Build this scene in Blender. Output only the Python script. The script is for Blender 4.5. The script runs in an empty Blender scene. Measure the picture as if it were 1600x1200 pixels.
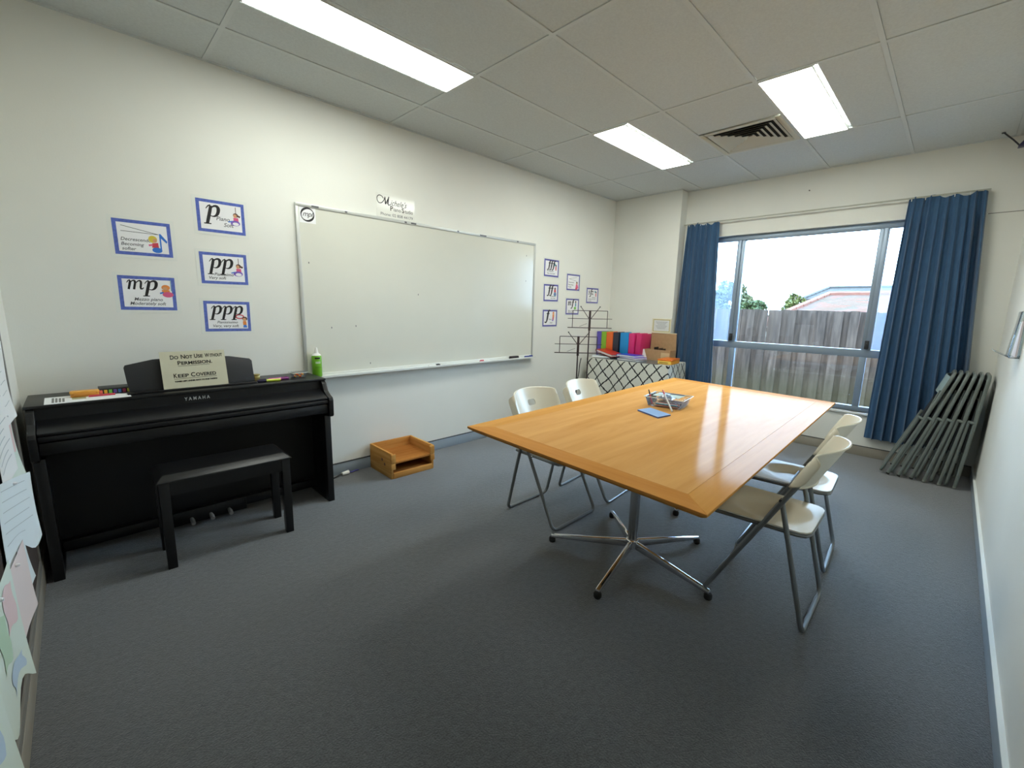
import bpy, bmesh, math, random
from mathutils import Vector, Matrix
from math import sin, cos, pi, radians as R

random.seed(7)
SC = bpy.context.scene
COL = SC.collection

# ------------------------------------------------------------------ camera, sky, exposure
LX, WY, HZ = 5.528, 3.5845, 2.7239          # room length, width, height
PX = 5.376                                   # face of the corner pilaster
cam_d = bpy.data.cameras.new('camera')
cam_d.sensor_width = 36.0
cam_d.lens = 680.1484 / 1600 * 36
cam_d.clip_start = 0.02
cam = bpy.data.objects.new('camera', cam_d)
COL.objects.link(cam)
yaw, pitch, roll = .7862, -.1741, .0221
fwd = Vector((cos(pitch)*cos(yaw), cos(pitch)*sin(yaw), sin(pitch)))
rgt = Vector((sin(yaw), -cos(yaw), 0))
upv = rgt.cross(fwd)
r2 = rgt*cos(roll) + upv*sin(roll)
u2 = -rgt*sin(roll) + upv*cos(roll)
M = Matrix((r2, u2, -fwd)).transposed().to_4x4()
M.translation = Vector((.2453, .2807, 1.3449))
cam.matrix_world = M
SC.camera = cam

world = bpy.data.worlds.new('sky')
SC.world = world
world.use_nodes = True
bg = world.node_tree.nodes['Background']
bg.inputs['Color'].default_value = (.46, .71, 1.0, 1)
bg.inputs['Strength'].default_value = 19.0
LAMP = 24.0                                   # radiance of the ceiling lights' diffusers
SC.view_settings.view_transform = 'Standard'
SC.view_settings.look = 'None'
SC.view_settings.gamma = 1.0
SC.view_settings.use_curve_mapping = False
SC.view_settings.exposure = 0.0


# ------------------------------------------------------------------ materials
def srgb(r, g, b):
    def f(c):
        c /= 255.0
        return c/12.92 if c <= .04045 else ((c+.055)/1.055)**2.4
    return (f(r), f(g), f(b), 1)


MATS = {}


def mat(name, col, rough=.5, metal=0., var=0., vscale=8., stretch=(1, 1, 1), bump=0., bscale=200., coat=0.,
        coat_rough=.05, spec=.5, detail=4., trans=0., col2=None, emit=None, subsurf=0.):
    if name in MATS:
        return MATS[name]
    m = bpy.data.materials.new(name)
    m.use_nodes = True
    nt = m.node_tree
    p = nt.nodes['Principled BSDF']
    p.inputs['Base Color'].default_value = col
    p.inputs['Roughness'].default_value = rough
    p.inputs['Metallic'].default_value = metal
    p.inputs['Specular IOR Level'].default_value = spec
    p.inputs['Coat Weight'].default_value = coat
    p.inputs['Coat Roughness'].default_value = coat_rough
    p.inputs['Transmission Weight'].default_value = trans
    if emit:
        p.inputs['Emission Color'].default_value = emit[0]
        p.inputs['Emission Strength'].default_value = emit[1]
    tc = nt.nodes.new('ShaderNodeTexCoord')
    mp = nt.nodes.new('ShaderNodeMapping')
    mp.inputs['Scale'].default_value = stretch
    nt.links.new(tc.outputs['Object'], mp.inputs['Vector'])
    if var > 0 or col2:
        n = nt.nodes.new('ShaderNodeTexNoise')
        n.inputs['Scale'].default_value = vscale
        n.inputs['Detail'].default_value = detail
        nt.links.new(mp.outputs['Vector'], n.inputs['Vector'])
        cr = nt.nodes.new('ShaderNodeValToRGB')
        c2 = col2 or tuple(min(1, c*(1-var)) for c in col[:3]) + (1,)
        c1 = col if col2 else tuple(min(1, c*(1+var)) for c in col[:3]) + (1,)
        cr.color_ramp.elements[0].position = .3
        cr.color_ramp.elements[1].position = .7
        cr.color_ramp.elements[0].color = c2
        cr.color_ramp.elements[1].color = c1
        nt.links.new(n.outputs['Fac'], cr.inputs['Fac'])
        nt.links.new(cr.outputs['Color'], p.inputs['Base Color'])
    if bump > 0:
        n2 = nt.nodes.new('ShaderNodeTexNoise')
        n2.inputs['Scale'].default_value = bscale
        n2.inputs['Detail'].default_value = 3
        nt.links.new(mp.outputs['Vector'], n2.inputs['Vector'])
        b = nt.nodes.new('ShaderNodeBump')
        b.inputs['Strength'].default_value = bump
        b.inputs['Distance'].default_value = .01
        nt.links.new(n2.outputs['Fac'], b.inputs['Height'])
        nt.links.new(b.outputs['Normal'], p.inputs['Normal'])
    MATS[name] = m
    return m


def wood(name, c1, c2, axis=0, scale=14., rough=.3, coat=0., coat_rough=.1, ratio=.08, bump=.05):
    if name in MATS:
        return MATS[name]
    m = bpy.data.materials.new(name)
    m.use_nodes = True
    nt = m.node_tree
    p = nt.nodes['Principled BSDF']
    tc = nt.nodes.new('ShaderNodeTexCoord')
    mp = nt.nodes.new('ShaderNodeMapping')
    st = [1, 1, 1]
    st[axis] = ratio
    mp.inputs['Scale'].default_value = st
    nt.links.new(tc.outputs['Object'], mp.inputs['Vector'])
    n = nt.nodes.new('ShaderNodeTexNoise')
    n.inputs['Scale'].default_value = scale
    n.inputs['Detail'].default_value = 8
    n.inputs['Roughness'].default_value = .65
    n.inputs['Distortion'].default_value = .6
    nt.links.new(mp.outputs['Vector'], n.inputs['Vector'])
    cr = nt.nodes.new('ShaderNodeValToRGB')
    cr.color_ramp.elements[0].position = .3
    cr.color_ramp.elements[1].position = .72
    cr.color_ramp.elements[0].color = c1
    cr.color_ramp.elements[1].color = c2
    nt.links.new(n.outputs['Fac'], cr.inputs['Fac'])
    nt.links.new(cr.outputs['Color'], p.inputs['Base Color'])
    p.inputs['Roughness'].default_value = rough
    p.inputs['Coat Weight'].default_value = coat
    p.inputs['Coat Roughness'].default_value = coat_rough
    p.inputs['Specular IOR Level'].default_value = 0.0
    b = nt.nodes.new('ShaderNodeBump')
    b.inputs['Strength'].default_value = bump
    b.inputs['Distance'].default_value = .002
    nt.links.new(n.outputs['Fac'], b.inputs['Height'])
    nt.links.new(b.outputs['Normal'], p.inputs['Normal'])
    MATS[name] = m
    return m


def glass(name, tint=(1, 1, 1, 1), haze=0., ior=1.45):
    if name in MATS:
        return MATS[name]
    m = bpy.data.materials.new(name)
    m.use_nodes = True
    nt = m.node_tree
    nt.nodes.remove(nt.nodes['Principled BSDF'])
    out = nt.nodes['Material Output']
    tr = nt.nodes.new('ShaderNodeBsdfTransparent')
    tr.inputs['Color'].default_value = tint
    gl = nt.nodes.new('ShaderNodeBsdfGlossy')
    gl.inputs['Roughness'].default_value = .02
    fr = nt.nodes.new('ShaderNodeFresnel')
    fr.inputs['IOR'].default_value = ior
    mx = nt.nodes.new('ShaderNodeMixShader')
    nt.links.new(fr.outputs['Fac'], mx.inputs['Fac'])
    nt.links.new(tr.outputs['BSDF'], mx.inputs[1])
    nt.links.new(gl.outputs['BSDF'], mx.inputs[2])
    last = mx
    if haze > 0:
        di = nt.nodes.new('ShaderNodeBsdfTranslucent')
        di.inputs['Color'].default_value = (.55, .68, .85, 1)
        m2 = nt.nodes.new('ShaderNodeMixShader')
        m2.inputs['Fac'].default_value = haze
        nt.links.new(mx.outputs['Shader'], m2.inputs[1])
        nt.links.new(di.outputs['BSDF'], m2.inputs[2])
        last = m2
    nt.links.new(last.outputs['Shader'], out.inputs['Surface'])
    MATS[name] = m
    return m


def carpet_mat():
    m = bpy.data.materials.new('carpet')
    m.use_nodes = True
    nt = m.node_tree
    p = nt.nodes['Principled BSDF']
    tc = nt.nodes.new('ShaderNodeTexCoord')

    def noise(s, d):
        n = nt.nodes.new('ShaderNodeTexNoise')
        n.inputs['Scale'].default_value = s
        n.inputs['Detail'].default_value = d
        nt.links.new(tc.outputs['Object'], n.inputs['Vector'])
        return n
    n1, n2, n3 = noise(180, 3), noise(45, 4), noise(1.3, 3)
    cr = nt.nodes.new('ShaderNodeValToRGB')
    cr.color_ramp.elements[0].position = .35
    cr.color_ramp.elements[1].position = .68
    cr.color_ramp.elements[0].color = srgb(46, 51, 55)
    cr.color_ramp.elements[1].color = srgb(86, 89, 93)
    a = nt.nodes.new('ShaderNodeMath')
    a.operation = 'MULTIPLY_ADD'
    a.inputs[1].default_value = .62
    nt.links.new(n1.outputs['Fac'], a.inputs[0])
    b = nt.nodes.new('ShaderNodeMath')
    b.operation = 'MULTIPLY'
    b.inputs[1].default_value = .38
    nt.links.new(n2.outputs['Fac'], b.inputs[0])
    nt.links.new(b.outputs[0], a.inputs[2])
    nt.links.new(a.outputs[0], cr.inputs['Fac'])
    hs = nt.nodes.new('ShaderNodeHueSaturation')
    mr = nt.nodes.new('ShaderNodeMapRange')
    mr.inputs['From Min'].default_value = .3
    mr.inputs['From Max'].default_value = .7
    mr.inputs['To Min'].default_value = .93
    mr.inputs['To Max'].default_value = 1.06
    nt.links.new(n3.outputs['Fac'], mr.inputs['Value'])
    nt.links.new(mr.outputs['Result'], hs.inputs['Value'])
    nt.links.new(cr.outputs['Color'], hs.inputs['Color'])
    nt.links.new(hs.outputs['Color'], p.inputs['Base Color'])
    p.inputs['Roughness'].default_value = .95
    p.inputs['Specular IOR Level'].default_value = .15
    p.inputs['Sheen Weight'].default_value = .6
    p.inputs['Sheen Roughness'].default_value = .6
    bp = nt.nodes.new('ShaderNodeBump')
    bp.inputs['Strength'].default_value = .7
    bp.inputs['Distance'].default_value = .006
    nt.links.new(a.outputs[0], bp.inputs['Height'])
    nt.links.new(bp.outputs['Normal'], p.inputs['Normal'])
    return m


def lattice_mat():
    """white cloth printed with a black diamond lattice"""
    m = bpy.data.materials.new('lattice_cloth')
    m.use_nodes = True
    nt = m.node_tree
    p = nt.nodes['Principled BSDF']
    p.inputs['Roughness'].default_value = .75
    tc = nt.nodes.new('ShaderNodeTexCoord')
    sx = nt.nodes.new('ShaderNodeSeparateXYZ')
    nt.links.new(tc.outputs['Object'], sx.inputs[0])

    def mth(op, a, b=None, c=None):
        n = nt.nodes.new('ShaderNodeMath')
        n.operation = op
        for i, v in enumerate((a, b, c)):
            if v is None:
                continue
            if isinstance(v, (int, float)):
                n.inputs[i].default_value = v
            else:
                nt.links.new(v, n.inputs[i])
        return n.outputs[0]
    u = mth('ADD', sx.outputs['X'], sx.outputs['Y'])
    un = mth('DIVIDE', u, .148)
    zn = mth('DIVIDE', sx.outputs['Z'], .172)
    wob = mth('MULTIPLY', mth('SINE', mth('MULTIPLY', zn, 2*pi*4)), .018)
    res = []
    for s in (1, -1):
        t = mth('ADD', mth('ADD', un, mth('MULTIPLY', zn, s)), wob)
        f = mth('ABSOLUTE', mth('SUBTRACT', mth('FRACT', mth('ADD', t, 40.0)), .5))
        res.append(mth('LESS_THAN', f, .062))
    k = mth('MAXIMUM', res[0], res[1])
    mx = nt.nodes.new('ShaderNodeMix')
    mx.data_type = 'RGBA'
    nt.links.new(k, mx.inputs['Factor'])
    mx.inputs['A'].default_value = srgb(214, 214, 205)
    mx.inputs['B'].default_value = srgb(28, 27, 32)
    nt.links.new(mx.outputs['Result'], p.inputs['Base Color'])
    return m


def fence_mat():
    m = bpy.data.materials.new('weathered_timber')
    m.use_nodes = True
    nt = m.node_tree
    p = nt.nodes['Principled BSDF']
    p.inputs['Roughness'].default_value = .9
    geo = nt.nodes.new('ShaderNodeNewGeometry')
    mp = nt.nodes.new('ShaderNodeMapping')
    mp.inputs['Scale'].default_value = (1, 1, .12)
    nt.links.new(geo.outputs['Position'], mp.inputs['Vector'])
    n = nt.nodes.new('ShaderNodeTexNoise')
    n.inputs['Scale'].default_value = 22
    n.inputs['Detail'].default_value = 7
    nt.links.new(mp.outputs['Vector'], n.inputs['Vector'])
    cr = nt.nodes.new('ShaderNodeValToRGB')
    cr.color_ramp.elements[0].position = .3
    cr.color_ramp.elements[1].position = .7
    cr.color_ramp.elements[0].color = srgb(74, 67, 61)
    cr.color_ramp.elements[1].color = srgb(116, 105, 95)
    nt.links.new(n.outputs['Fac'], cr.inputs['Fac'])
    oi = nt.nodes.new('ShaderNodeObjectInfo')
    hs = nt.nodes.new('ShaderNodeHueSaturation')
    mr = nt.nodes.new('ShaderNodeMapRange')
    mr.inputs['To Min'].default_value = .8
    mr.inputs['To Max'].default_value = 1.22
    nt.links.new(oi.outputs['Random'], mr.inputs['Value'])
    nt.links.new(mr.outputs['Result'], hs.inputs['Value'])
    nt.links.new(cr.outputs['Color'], hs.inputs['Color'])
    # moss stain at the foot of the boards
    sx = nt.nodes.new('ShaderNodeSeparateXYZ')
    nt.links.new(geo.outputs['Position'], sx.inputs[0])
    ms = nt.nodes.new('ShaderNodeMapRange')
    ms.inputs['From Min'].default_value = .55
    ms.inputs['From Max'].default_value = .15
    ms.inputs['To Max'].default_value = .55
    nt.links.new(sx.outputs['Z'], ms.inputs['Value'])
    mx = nt.nodes.new('ShaderNodeMix')
    mx.data_type = 'RGBA'
    nt.links.new(ms.outputs['Result'], mx.inputs['Factor'])
    nt.links.new(hs.outputs['Color'], mx.inputs['A'])
    mx.inputs['B'].default_value = srgb(92, 90, 60)
    nt.links.new(mx.outputs['Result'], p.inputs['Base Color'])
    return m


def roof_mat(name, c1, c2, c3):
    m = bpy.data.materials.new(name)
    m.use_nodes = True
    nt = m.node_tree
    p = nt.nodes['Principled BSDF']
    p.inputs['Roughness'].default_value = .85
    tc = nt.nodes.new('ShaderNodeTexCoord')
    n = nt.nodes.new('ShaderNodeTexVoronoi')
    n.inputs['Scale'].default_value = 3.2
    nt.links.new(tc.outputs['Object'], n.inputs['Vector'])
    cr = nt.nodes.new('ShaderNodeValToRGB')
    cr.color_ramp.elements[0].color = c1
    cr.color_ramp.elements[1].color = c2
    e = cr.color_ramp.elements.new(.5)
    e.color = c3
    sx = nt.nodes.new('ShaderNodeSeparateColor')
    nt.links.new(n.outputs['Color'], sx.inputs[0])
    nt.links.new(sx.outputs[0], cr.inputs['Fac'])
    nt.links.new(cr.outputs['Color'], p.inputs['Base Color'])
    return m


WALL = mat('wall_paint', srgb(232, 232, 224), .55, var=.02, vscale=2, bump=.04, bscale=160)
WALLB = mat('wall_paint_plaster', srgb(226, 226, 218), .6, var=.02, vscale=2, bump=.04, bscale=160)
TILE = mat('ceiling_board', srgb(206, 211, 210), .85, var=.05, vscale=90, bump=.12, bscale=240)
GRID = mat('grid_paint', srgb(208, 213, 212), .5)
CARPET = carpet_mat()
BASEB = mat('baseboard_vinyl', srgb(150, 162, 172), .4, var=.03)
BASEG = mat('baseboard_greige', srgb(150, 144, 132), .5, var=.04)
BLACK = mat('piano_black', srgb(17, 18, 21), .38, var=.1, vscale=30, bump=.03, bscale=400)
BLACKD = mat('piano_black_matt', srgb(8, 8, 10), .6)
CREAM = mat('cream_plastic', srgb(226, 220, 200), .32, spec=.5)
GREYT = mat('grey_tube', srgb(128, 132, 134), .35, metal=.6)
DGREY = mat('dark_grey_tube', srgb(122, 130, 126), .38, metal=.4)
CHAR = mat('charcoal_plastic', srgb(40, 43, 46), .5)
CHROME = mat('chrome', (.82, .82, .84, 1), .08, metal=1)
STEEL = mat('column_steel', (.42, .42, .43, 1), .22, metal=1)
RUBBER = mat('black_rubber', srgb(14, 14, 15), .6)
ALU = mat('aluminium', srgb(196, 198, 194), .42, metal=.35)
WINALU = mat('window_aluminium', srgb(140, 156, 172), .4, metal=.35)
WHITEP = mat('white_plastic', srgb(236, 236, 232), .35)
PAPER = mat('paper', srgb(238, 240, 240), .7)
LAMIN = mat('laminate', srgb(234, 236, 229), .12, spec=.6)
CARD = mat('laminated_card', srgb(244, 244, 246), .14, spec=.6)
INK = mat('black_ink', srgb(22, 20, 24), .5)
GINK = mat('grey_ink', srgb(86, 86, 92), .5)
CURT = None


def curtain_mat():
    m = bpy.data.materials.new('blue_curtain')
    m.use_nodes = True
    nt = m.node_tree
    p = nt.nodes['Principled BSDF']
    tc = nt.nodes.new('ShaderNodeTexCoord')
    mp = nt.nodes.new('ShaderNodeMapping')
    mp.inputs['Scale'].default_value = (1, 1, .25)
    nt.links.new(tc.outputs['Object'], mp.inputs[0])
    n = nt.nodes.new('ShaderNodeTexNoise')
    n.inputs['Scale'].default_value = 60
    n.inputs['Detail'].default_value = 5
    nt.links.new(mp.outputs[0], n.inputs['Vector'])
    cr = nt.nodes.new('ShaderNodeValToRGB')
    cr.color_ramp.elements[0].color = srgb(36, 70, 104)
    cr.color_ramp.elements[1].color = srgb(54, 94, 130)
    nt.links.new(n.outputs['Fac'], cr.inputs['Fac'])
    nt.links.new(cr.outputs['Color'], p.inputs['Base Color'])
    p.inputs['Roughness'].default_value = .8
    p.inputs['Sheen Weight'].default_value = .3
    tl = nt.nodes.new('ShaderNodeBsdfTranslucent')
    nt.links.new(cr.outputs['Color'], tl.inputs['Color'])
    mx = nt.nodes.new('ShaderNodeMixShader')
    mx.inputs['Fac'].default_value = .02
    nt.links.new(p.outputs[0], mx.inputs[1])
    nt.links.new(tl.outputs[0], mx.inputs[2])
    nt.links.new(mx.outputs[0], nt.nodes['Material Output'].inputs['Surface'])
    return m


CURT = curtain_mat()


# ------------------------------------------------------------------ mesh helpers
class MB:
    def __init__(s):
        s.v, s.f, s.m, s.ns = [], [], [], []

    def add(s, vs, fs, mi=0, flat=False):
        o = len(s.v)
        s.v += [tuple(x) for x in vs]
        for f in fs:
            s.f.append(tuple(i+o for i in f))
            s.m.append(mi)
            s.ns.append(flat)
        return s

    def box(s, x0, x1, y0, y1, z0, z1, mi=0, T=None):
        vs = [(x0, y0, z0), (x1, y0, z0), (x1, y1, z0), (x0, y1, z0), (x0, y0, z1), (x1, y0, z1), (x1, y1, z1), (x0, y1, z1)]
        if T is not None:
            vs = [T @ Vector(q) for q in vs]
        return s.add(vs, [(3, 2, 1, 0), (4, 5, 6, 7), (0, 1, 5, 4), (1, 2, 6, 5), (2, 3, 7, 6), (3, 0, 4, 7)], mi)

    def hexa(s, b, t, mi=0):
        return s.add(list(b)+list(t), [(3, 2, 1, 0), (4, 5, 6, 7), (0, 1, 5, 4), (1, 2, 6, 5), (2, 3, 7, 6), (3, 0, 4, 7)], mi)

    def prism(s, poly, axis, a0, a1, mi=0):
        """poly: 2d points in the two remaining axes (in order), extruded along axis"""
        def mk(p, a):
            q = list(p)
            q.insert(axis, a)
            return tuple(q)
        n = len(poly)
        vs = [mk(p, a0) for p in poly] + [mk(p, a1) for p in poly]
        fs = [tuple(range(n)), tuple(range(2*n-1, n-1, -1))] + [(i, i+n, (i+1) % n+n, (i+1) % n) for i in range(n)]
        return s.add(vs, fs, mi)

    def tube(s, pts, r, n=10, closed=False, mi=0):
        pts = [Vector(p) for p in pts]
        k = len(pts)
        tang = []
        for i in range(k):
            if closed:
                t = pts[(i+1) % k] - pts[i-1]
            else:
                t = pts[min(i+1, k-1)] - pts[max(i-1, 0)]
            tang.append(t.normalized())
        a = Vector((0, 0, 1)) if abs(tang[0].z) < .9 else Vector((1, 0, 0))
        nrm = (a - tang[0]*a.dot(tang[0])).normalized()
        vs = []
        for i in range(k):
            nrm = (nrm - tang[i]*nrm.dot(tang[i]))
            nrm = nrm.normalized() if nrm.length > 1e-6 else tang[i].orthogonal().normalized()
            b = tang[i].cross(nrm)
            rr = r[i] if isinstance(r, (list, tuple)) else r
            for j in range(n):
                t = 2*pi*j/n
                vs.append(pts[i] + nrm*(cos(t)*rr) + b*(sin(t)*rr))
        fs = []
        for i in range(k if closed else k-1):
            for j in range(n):
                a0, a1 = i*n+j, i*n+(j+1) % n
                b0, b1 = ((i+1) % k)*n+j, ((i+1) % k)*n+(j+1) % n
                fs.append((a0, a1, b1, b0))
        if not closed:
            fs.append(tuple(range(n-1, -1, -1)))
            fs.append(tuple((k-1)*n+j for j in range(n)))
        return s.add(vs, fs, mi)

    def lathe(s, prof, n=20, c=(0, 0, 0), T=None, mi=0):
        vs = []
        for r, z in prof:
            for j in range(n):
                t = 2*pi*j/n
                q = Vector((c[0]+r*cos(t), c[1]+r*sin(t), c[2]+z))
                vs.append(T @ q if T is not None else q)
        fs = []
        for i in range(len(prof)-1):
            for j in range(n):
                fs.append((i*n+j, i*n+(j+1) % n, (i+1)*n+(j+1) % n, (i+1)*n+j))
        fs.append(tuple(range(n-1, -1, -1)))
        fs.append(tuple((len(prof)-1)*n+j for j in range(n)))
        return s.add(vs, fs, mi)

    def grid(s, fn, nu, nv, mi=0, thick=0, nfn=None):
        vs = [Vector(fn(i/nu, j/nv)) for j in range(nv+1) for i in range(nu+1)]
        w = nu+1
        fs = [(j*w+i, j*w+i+1, (j+1)*w+i+1, (j+1)*w+i) for j in range(nv) for i in range(nu)]
        if thick:
            N = [Vector((0, 0, 0)) for _ in vs]
            for f in fs:
                nn = (vs[f[1]]-vs[f[0]]).cross(vs[f[3]]-vs[f[0]])
                for i in f:
                    N[i] = N[i] + nn
            o = len(vs)
            back = [vs[i]-N[i].normalized()*thick if N[i].length > 0 else vs[i] for i in range(o)]
            fb = [tuple(o+i for i in reversed(f)) for f in fs]
            rim = [j*1 for j in range(w)] + [j*w+nu for j in range(1, nv+1)] + [nv*w+i for i in range(nu-1, -1, -1)] + [j*w for j in range(nv-1, 0, -1)]
            fr = [(rim[k], o+rim[k], o+rim[(k+1) % len(rim)], rim[(k+1) % len(rim)]) for k in range(len(rim))]
            vs = vs+back
            fs = fs+fb+fr
        return s.add(vs, fs, mi)

    def poly(s, pts, mi=0):
        return s.add(pts, [tuple(range(len(pts)))], mi)

    def build(s, name, mats, parent=None, bevel=0, smooth=35, segs=2, loc=None):
        if not isinstance(mats, (list, tuple)):
            mats = [mats]
        me = bpy.data.meshes.new(name)
        me.from_pydata(s.v, [], s.f)
        for m in mats:
            me.materials.append(m)
        for i, p in enumerate(me.polygons):
            p.material_index = s.m[i]
        bm = bmesh.new()
        bm.from_mesh(me)
        bmesh.ops.remove_doubles(bm, verts=bm.verts, dist=1e-5)
        if s.fixn:
            bmesh.ops.recalc_face_normals(bm, faces=bm.faces)
        if bevel:
            ed = [e for e in bm.edges if len(e.link_faces) == 2 and e.calc_face_angle(0) > R(28)]
            bmesh.ops.bevel(bm, geom=ed, offset=bevel, segments=segs, affect='EDGES', profile=.5, clamp_overlap=True)
        bm.to_mesh(me)
        bm.free()
        if smooth:
            me.polygons.foreach_set('use_smooth', [True]*len(me.polygons))
            me.set_sharp_from_angle(angle=R(smooth))
        o = bpy.data.objects.new(name, me)
        COL.objects.link(o)
        if parent:
            o.parent = parent
        if loc:
            o.location = loc
        return o
    fixn = True


def fillet(pts, r, n=5, closed=False):
    pts = [Vector(p) for p in pts]
    out = []
    k = len(pts)
    for i, p in enumerate(pts):
        if not closed and (i == 0 or i == k-1):
            out.append(p)
            continue
        a, b = pts[i-1]-p, pts[(i+1) % k]-p
        rr = min(r, a.length*.49, b.length*.49)
        p0, p1 = p+a.normalized()*rr, p+b.normalized()*rr
        for j in range(n+1):
            t = j/n
            out.append(p0*(1-t)**2 + p*2*t*(1-t) + p1*t*t)
    return out


def rrect(w, h, r, n=5, cx=0, cy=0):
    out = []
    for qx, qy, a0 in ((1, 1, 0), (-1, 1, 90), (-1, -1, 180), (1, -1, 270)):
        for j in range(n+1):
            a = R(a0+90*j/n)
            out.append((cx+qx*(w/2-r)+r*cos(a), cy+qy*(h/2-r)+r*sin(a)))
    return out


def tag(o, label, cat, group=None):
    o['label'] = label
    o['category'] = cat
    if group:
        o['group'] = group
    return o


def thing(name, label, cat, loc=(0, 0, 0), rz=0, group=None):
    o = bpy.data.objects.new(name, None)
    o.empty_display_size = .05
    COL.objects.link(o)
    o.location = loc
    o.rotation_euler = (0, 0, rz)
    return tag(o, label, cat, group)


def struct(o):
    o['kind'] = 'structure'
    return o


def copy_tree(o, parent=None):
    c = o.copy()
    COL.objects.link(c)
    if parent:
        c.parent = parent
    for ch in list(o.children):
        copy_tree(ch, c)
    return c


_txt_cache = {}


def text_mesh(body, size, shear=0., align='LEFT', spacing=1.0, bold=0.):
    cu = bpy.data.curves.new('txt', 'FONT')
    cu.body = body
    cu.size = size
    cu.shear = shear
    cu.align_x = align
    cu.space_character = spacing
    cu.offset = bold
    cu.resolution_u = 3
    ob = bpy.data.objects.new('txt', cu)
    COL.objects.link(ob)
    dg = bpy.context.evaluated_depsgraph_get()
    me = bpy.data.meshes.new_from_object(ob.evaluated_get(dg))
    bpy.data.objects.remove(ob)
    bpy.data.curves.remove(cu)
    return me


def lettering(body, size, T, m, parent, shear=0., align='LEFT', spacing=1., bold=0., name='lettering', fit=None):
    """flat letters; T maps the text plane (x right, y up, z out) into the parent's space; fit = wanted width"""
    me = text_mesh(body, size, shear, align, spacing, bold)
    if fit:
        xs = [v.co.x for v in me.vertices]
        w = max(xs)-min(xs)
        me.transform(Matrix.Diagonal((fit/w, 1, 1, 1)))
    me.transform(T)
    me.name = name
    me.materials.clear()
    me.materials.append(m)
    o = bpy.data.objects.new(name, me)
    COL.objects.link(o)
    o.parent = parent
    return o


# wall-W plane (faces -y): text x -> +x, y -> +z, out -> -y
TW = Matrix(((1, 0, 0, 0), (0, 0, -1, 0), (0, 1, 0, 0), (0, 0, 0, 1)))


def TWat(x, z, out=0., rot=0.):
    return Matrix.Translation((x, -out, z)) @ TW @ Matrix.Rotation(rot, 4, 'Z')


def stroke2d(pts, ws):
    """flat calligraphic stroke; returns verts, faces in 2-D"""
    vs, fs = [], []
    n = len(pts)
    for i in range(n):
        a = Vector(pts[max(i-1, 0)])
        b = Vector(pts[min(i+1, n-1)])
        t = (b-a).normalized()
        nn = Vector((-t.y, t.x))
        w = ws[i] if isinstance(ws, (list, tuple)) else ws
        p = Vector(pts[i])
        vs += [p+nn*w/2, p-nn*w/2]
    for i in range(n-1):
        fs.append((2*i+1, 2*i+3, 2*i+2, 2*i))
    return vs, fs


def bez(p0, p1, p2, p3, n=8):
    out = []
    for i in range(n+1):
        t = i/n
        out.append(tuple((1-t)**3*a+3*(1-t)**2*t*b+3*(1-t)*t*t*c+t**3*d for a, b, c, d in zip(p0, p1, p2, p3)))
    return out


def glyph(ch):
    """music dynamic letters (bold slanted serif), em units; returns list of (pts, widths) and advance"""
    if ch == 'p':
        return [([(.22, .52), (.16, .25), (.06, -.15), (.02, -.32)], [.13, .14, .14, .13]),
                ([(-.12, -.33), (.18, -.33)], .05),
                ([(.0, .36), (.1, .5), (.2, .54)], [.03, .05, .08]),
                (bez((.2, .36), (.32, .6), (.56, .58), (.52, .34)) + bez((.52, .34), (.49, .08), (.3, -.06), (.14, .08))[1:],
                 [.03, .05, .07, .09, .11, .13, .14, .15, .15, .14, .13, .11, .09, .07, .05, .04, .03])], .60
    if ch == 'm':
        return [([(.17, .5), (.06, .02)], [.11, .1]), ([(.0, .38), (.08, .5), (.16, .53)], [.03, .05, .07]),
                (bez((.13, .34), (.24, .56), (.4, .58), (.36, .36)) + [(.29, .02)], [.03, .04, .05, .06, .08, .1, .1, .1, .1, .1]),
                (bez((.38, .34), (.49, .56), (.66, .58), (.62, .36)) + bez((.62, .36), (.54, -.02), (.62, -.02), (.72, .14), 4)[1:],
                 [.03, .04, .05, .06, .08, .1, .1, .1, .1, .1, .08, .06, .04])], .78
    if ch == 'f':
        return [(bez((.58, .72), (.5, .86), (.38, .8), (.32, .55)) + bez((.32, .55), (.22, .1), (.18, -.2), (.06, -.34), 6)[1:] +
                 bez((.06, -.34), (0, -.4), (-.1, -.38), (-.12, -.28), 4)[1:],
                 [.11, .10, .09, .09, .10, .12, .14, .15, .16, .16, .16, .15, .13, .11, .09, .07, .08, .10, .12]),
                ([(.1, .48), (.5, .48)], .07)], .44
    if ch == 's':
        return [(bez((.42, .44), (.3, .6), (.1, .5), (.18, .34)) + bez((.18, .34), (.24, .24), (.46, .22), (.34, .06))[1:] +
                 bez((.34, .06), (.24, -.06), (.08, -.02), (.04, .1), 5)[1:],
                 [.08, .05, .04, .05, .06, .08, .09, .1, .11, .12, .12, .11, .1, .08, .06, .05, .05, .04, .05, .06, .08, .09])], .46
    if ch == 'z':
        return [([(.06, .46), (.42, .48)], [.1, .08]), ([(.4, .46), (.05, .04)], .05), ([(.02, .02), (.36, .02)], [.08, .1])], .44
    return [], .3


def dynamics(word, size, T, parent, wt=1.):
    b = MB()
    b.fixn = False
    x = 0
    k = 0
    for ch in word:
        st, adv = glyph(ch)
        for pts, ws in st:
            vs, fs = stroke2d(pts, [w*wt for w in ws] if isinstance(ws, list) else ws*wt)
            b.add([T @ Vector((x+v.x*size, v.y*size, .00004*k)) for v in vs], fs)
            k += 1
        x += adv*size
    return b.build('dynamics_mark', INK, parent, smooth=0)


def flat_shape(b, pts, T, mi, z=0.):
    b.poly([T @ Vector((p[0], p[1], z)) for p in pts], mi)


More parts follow.
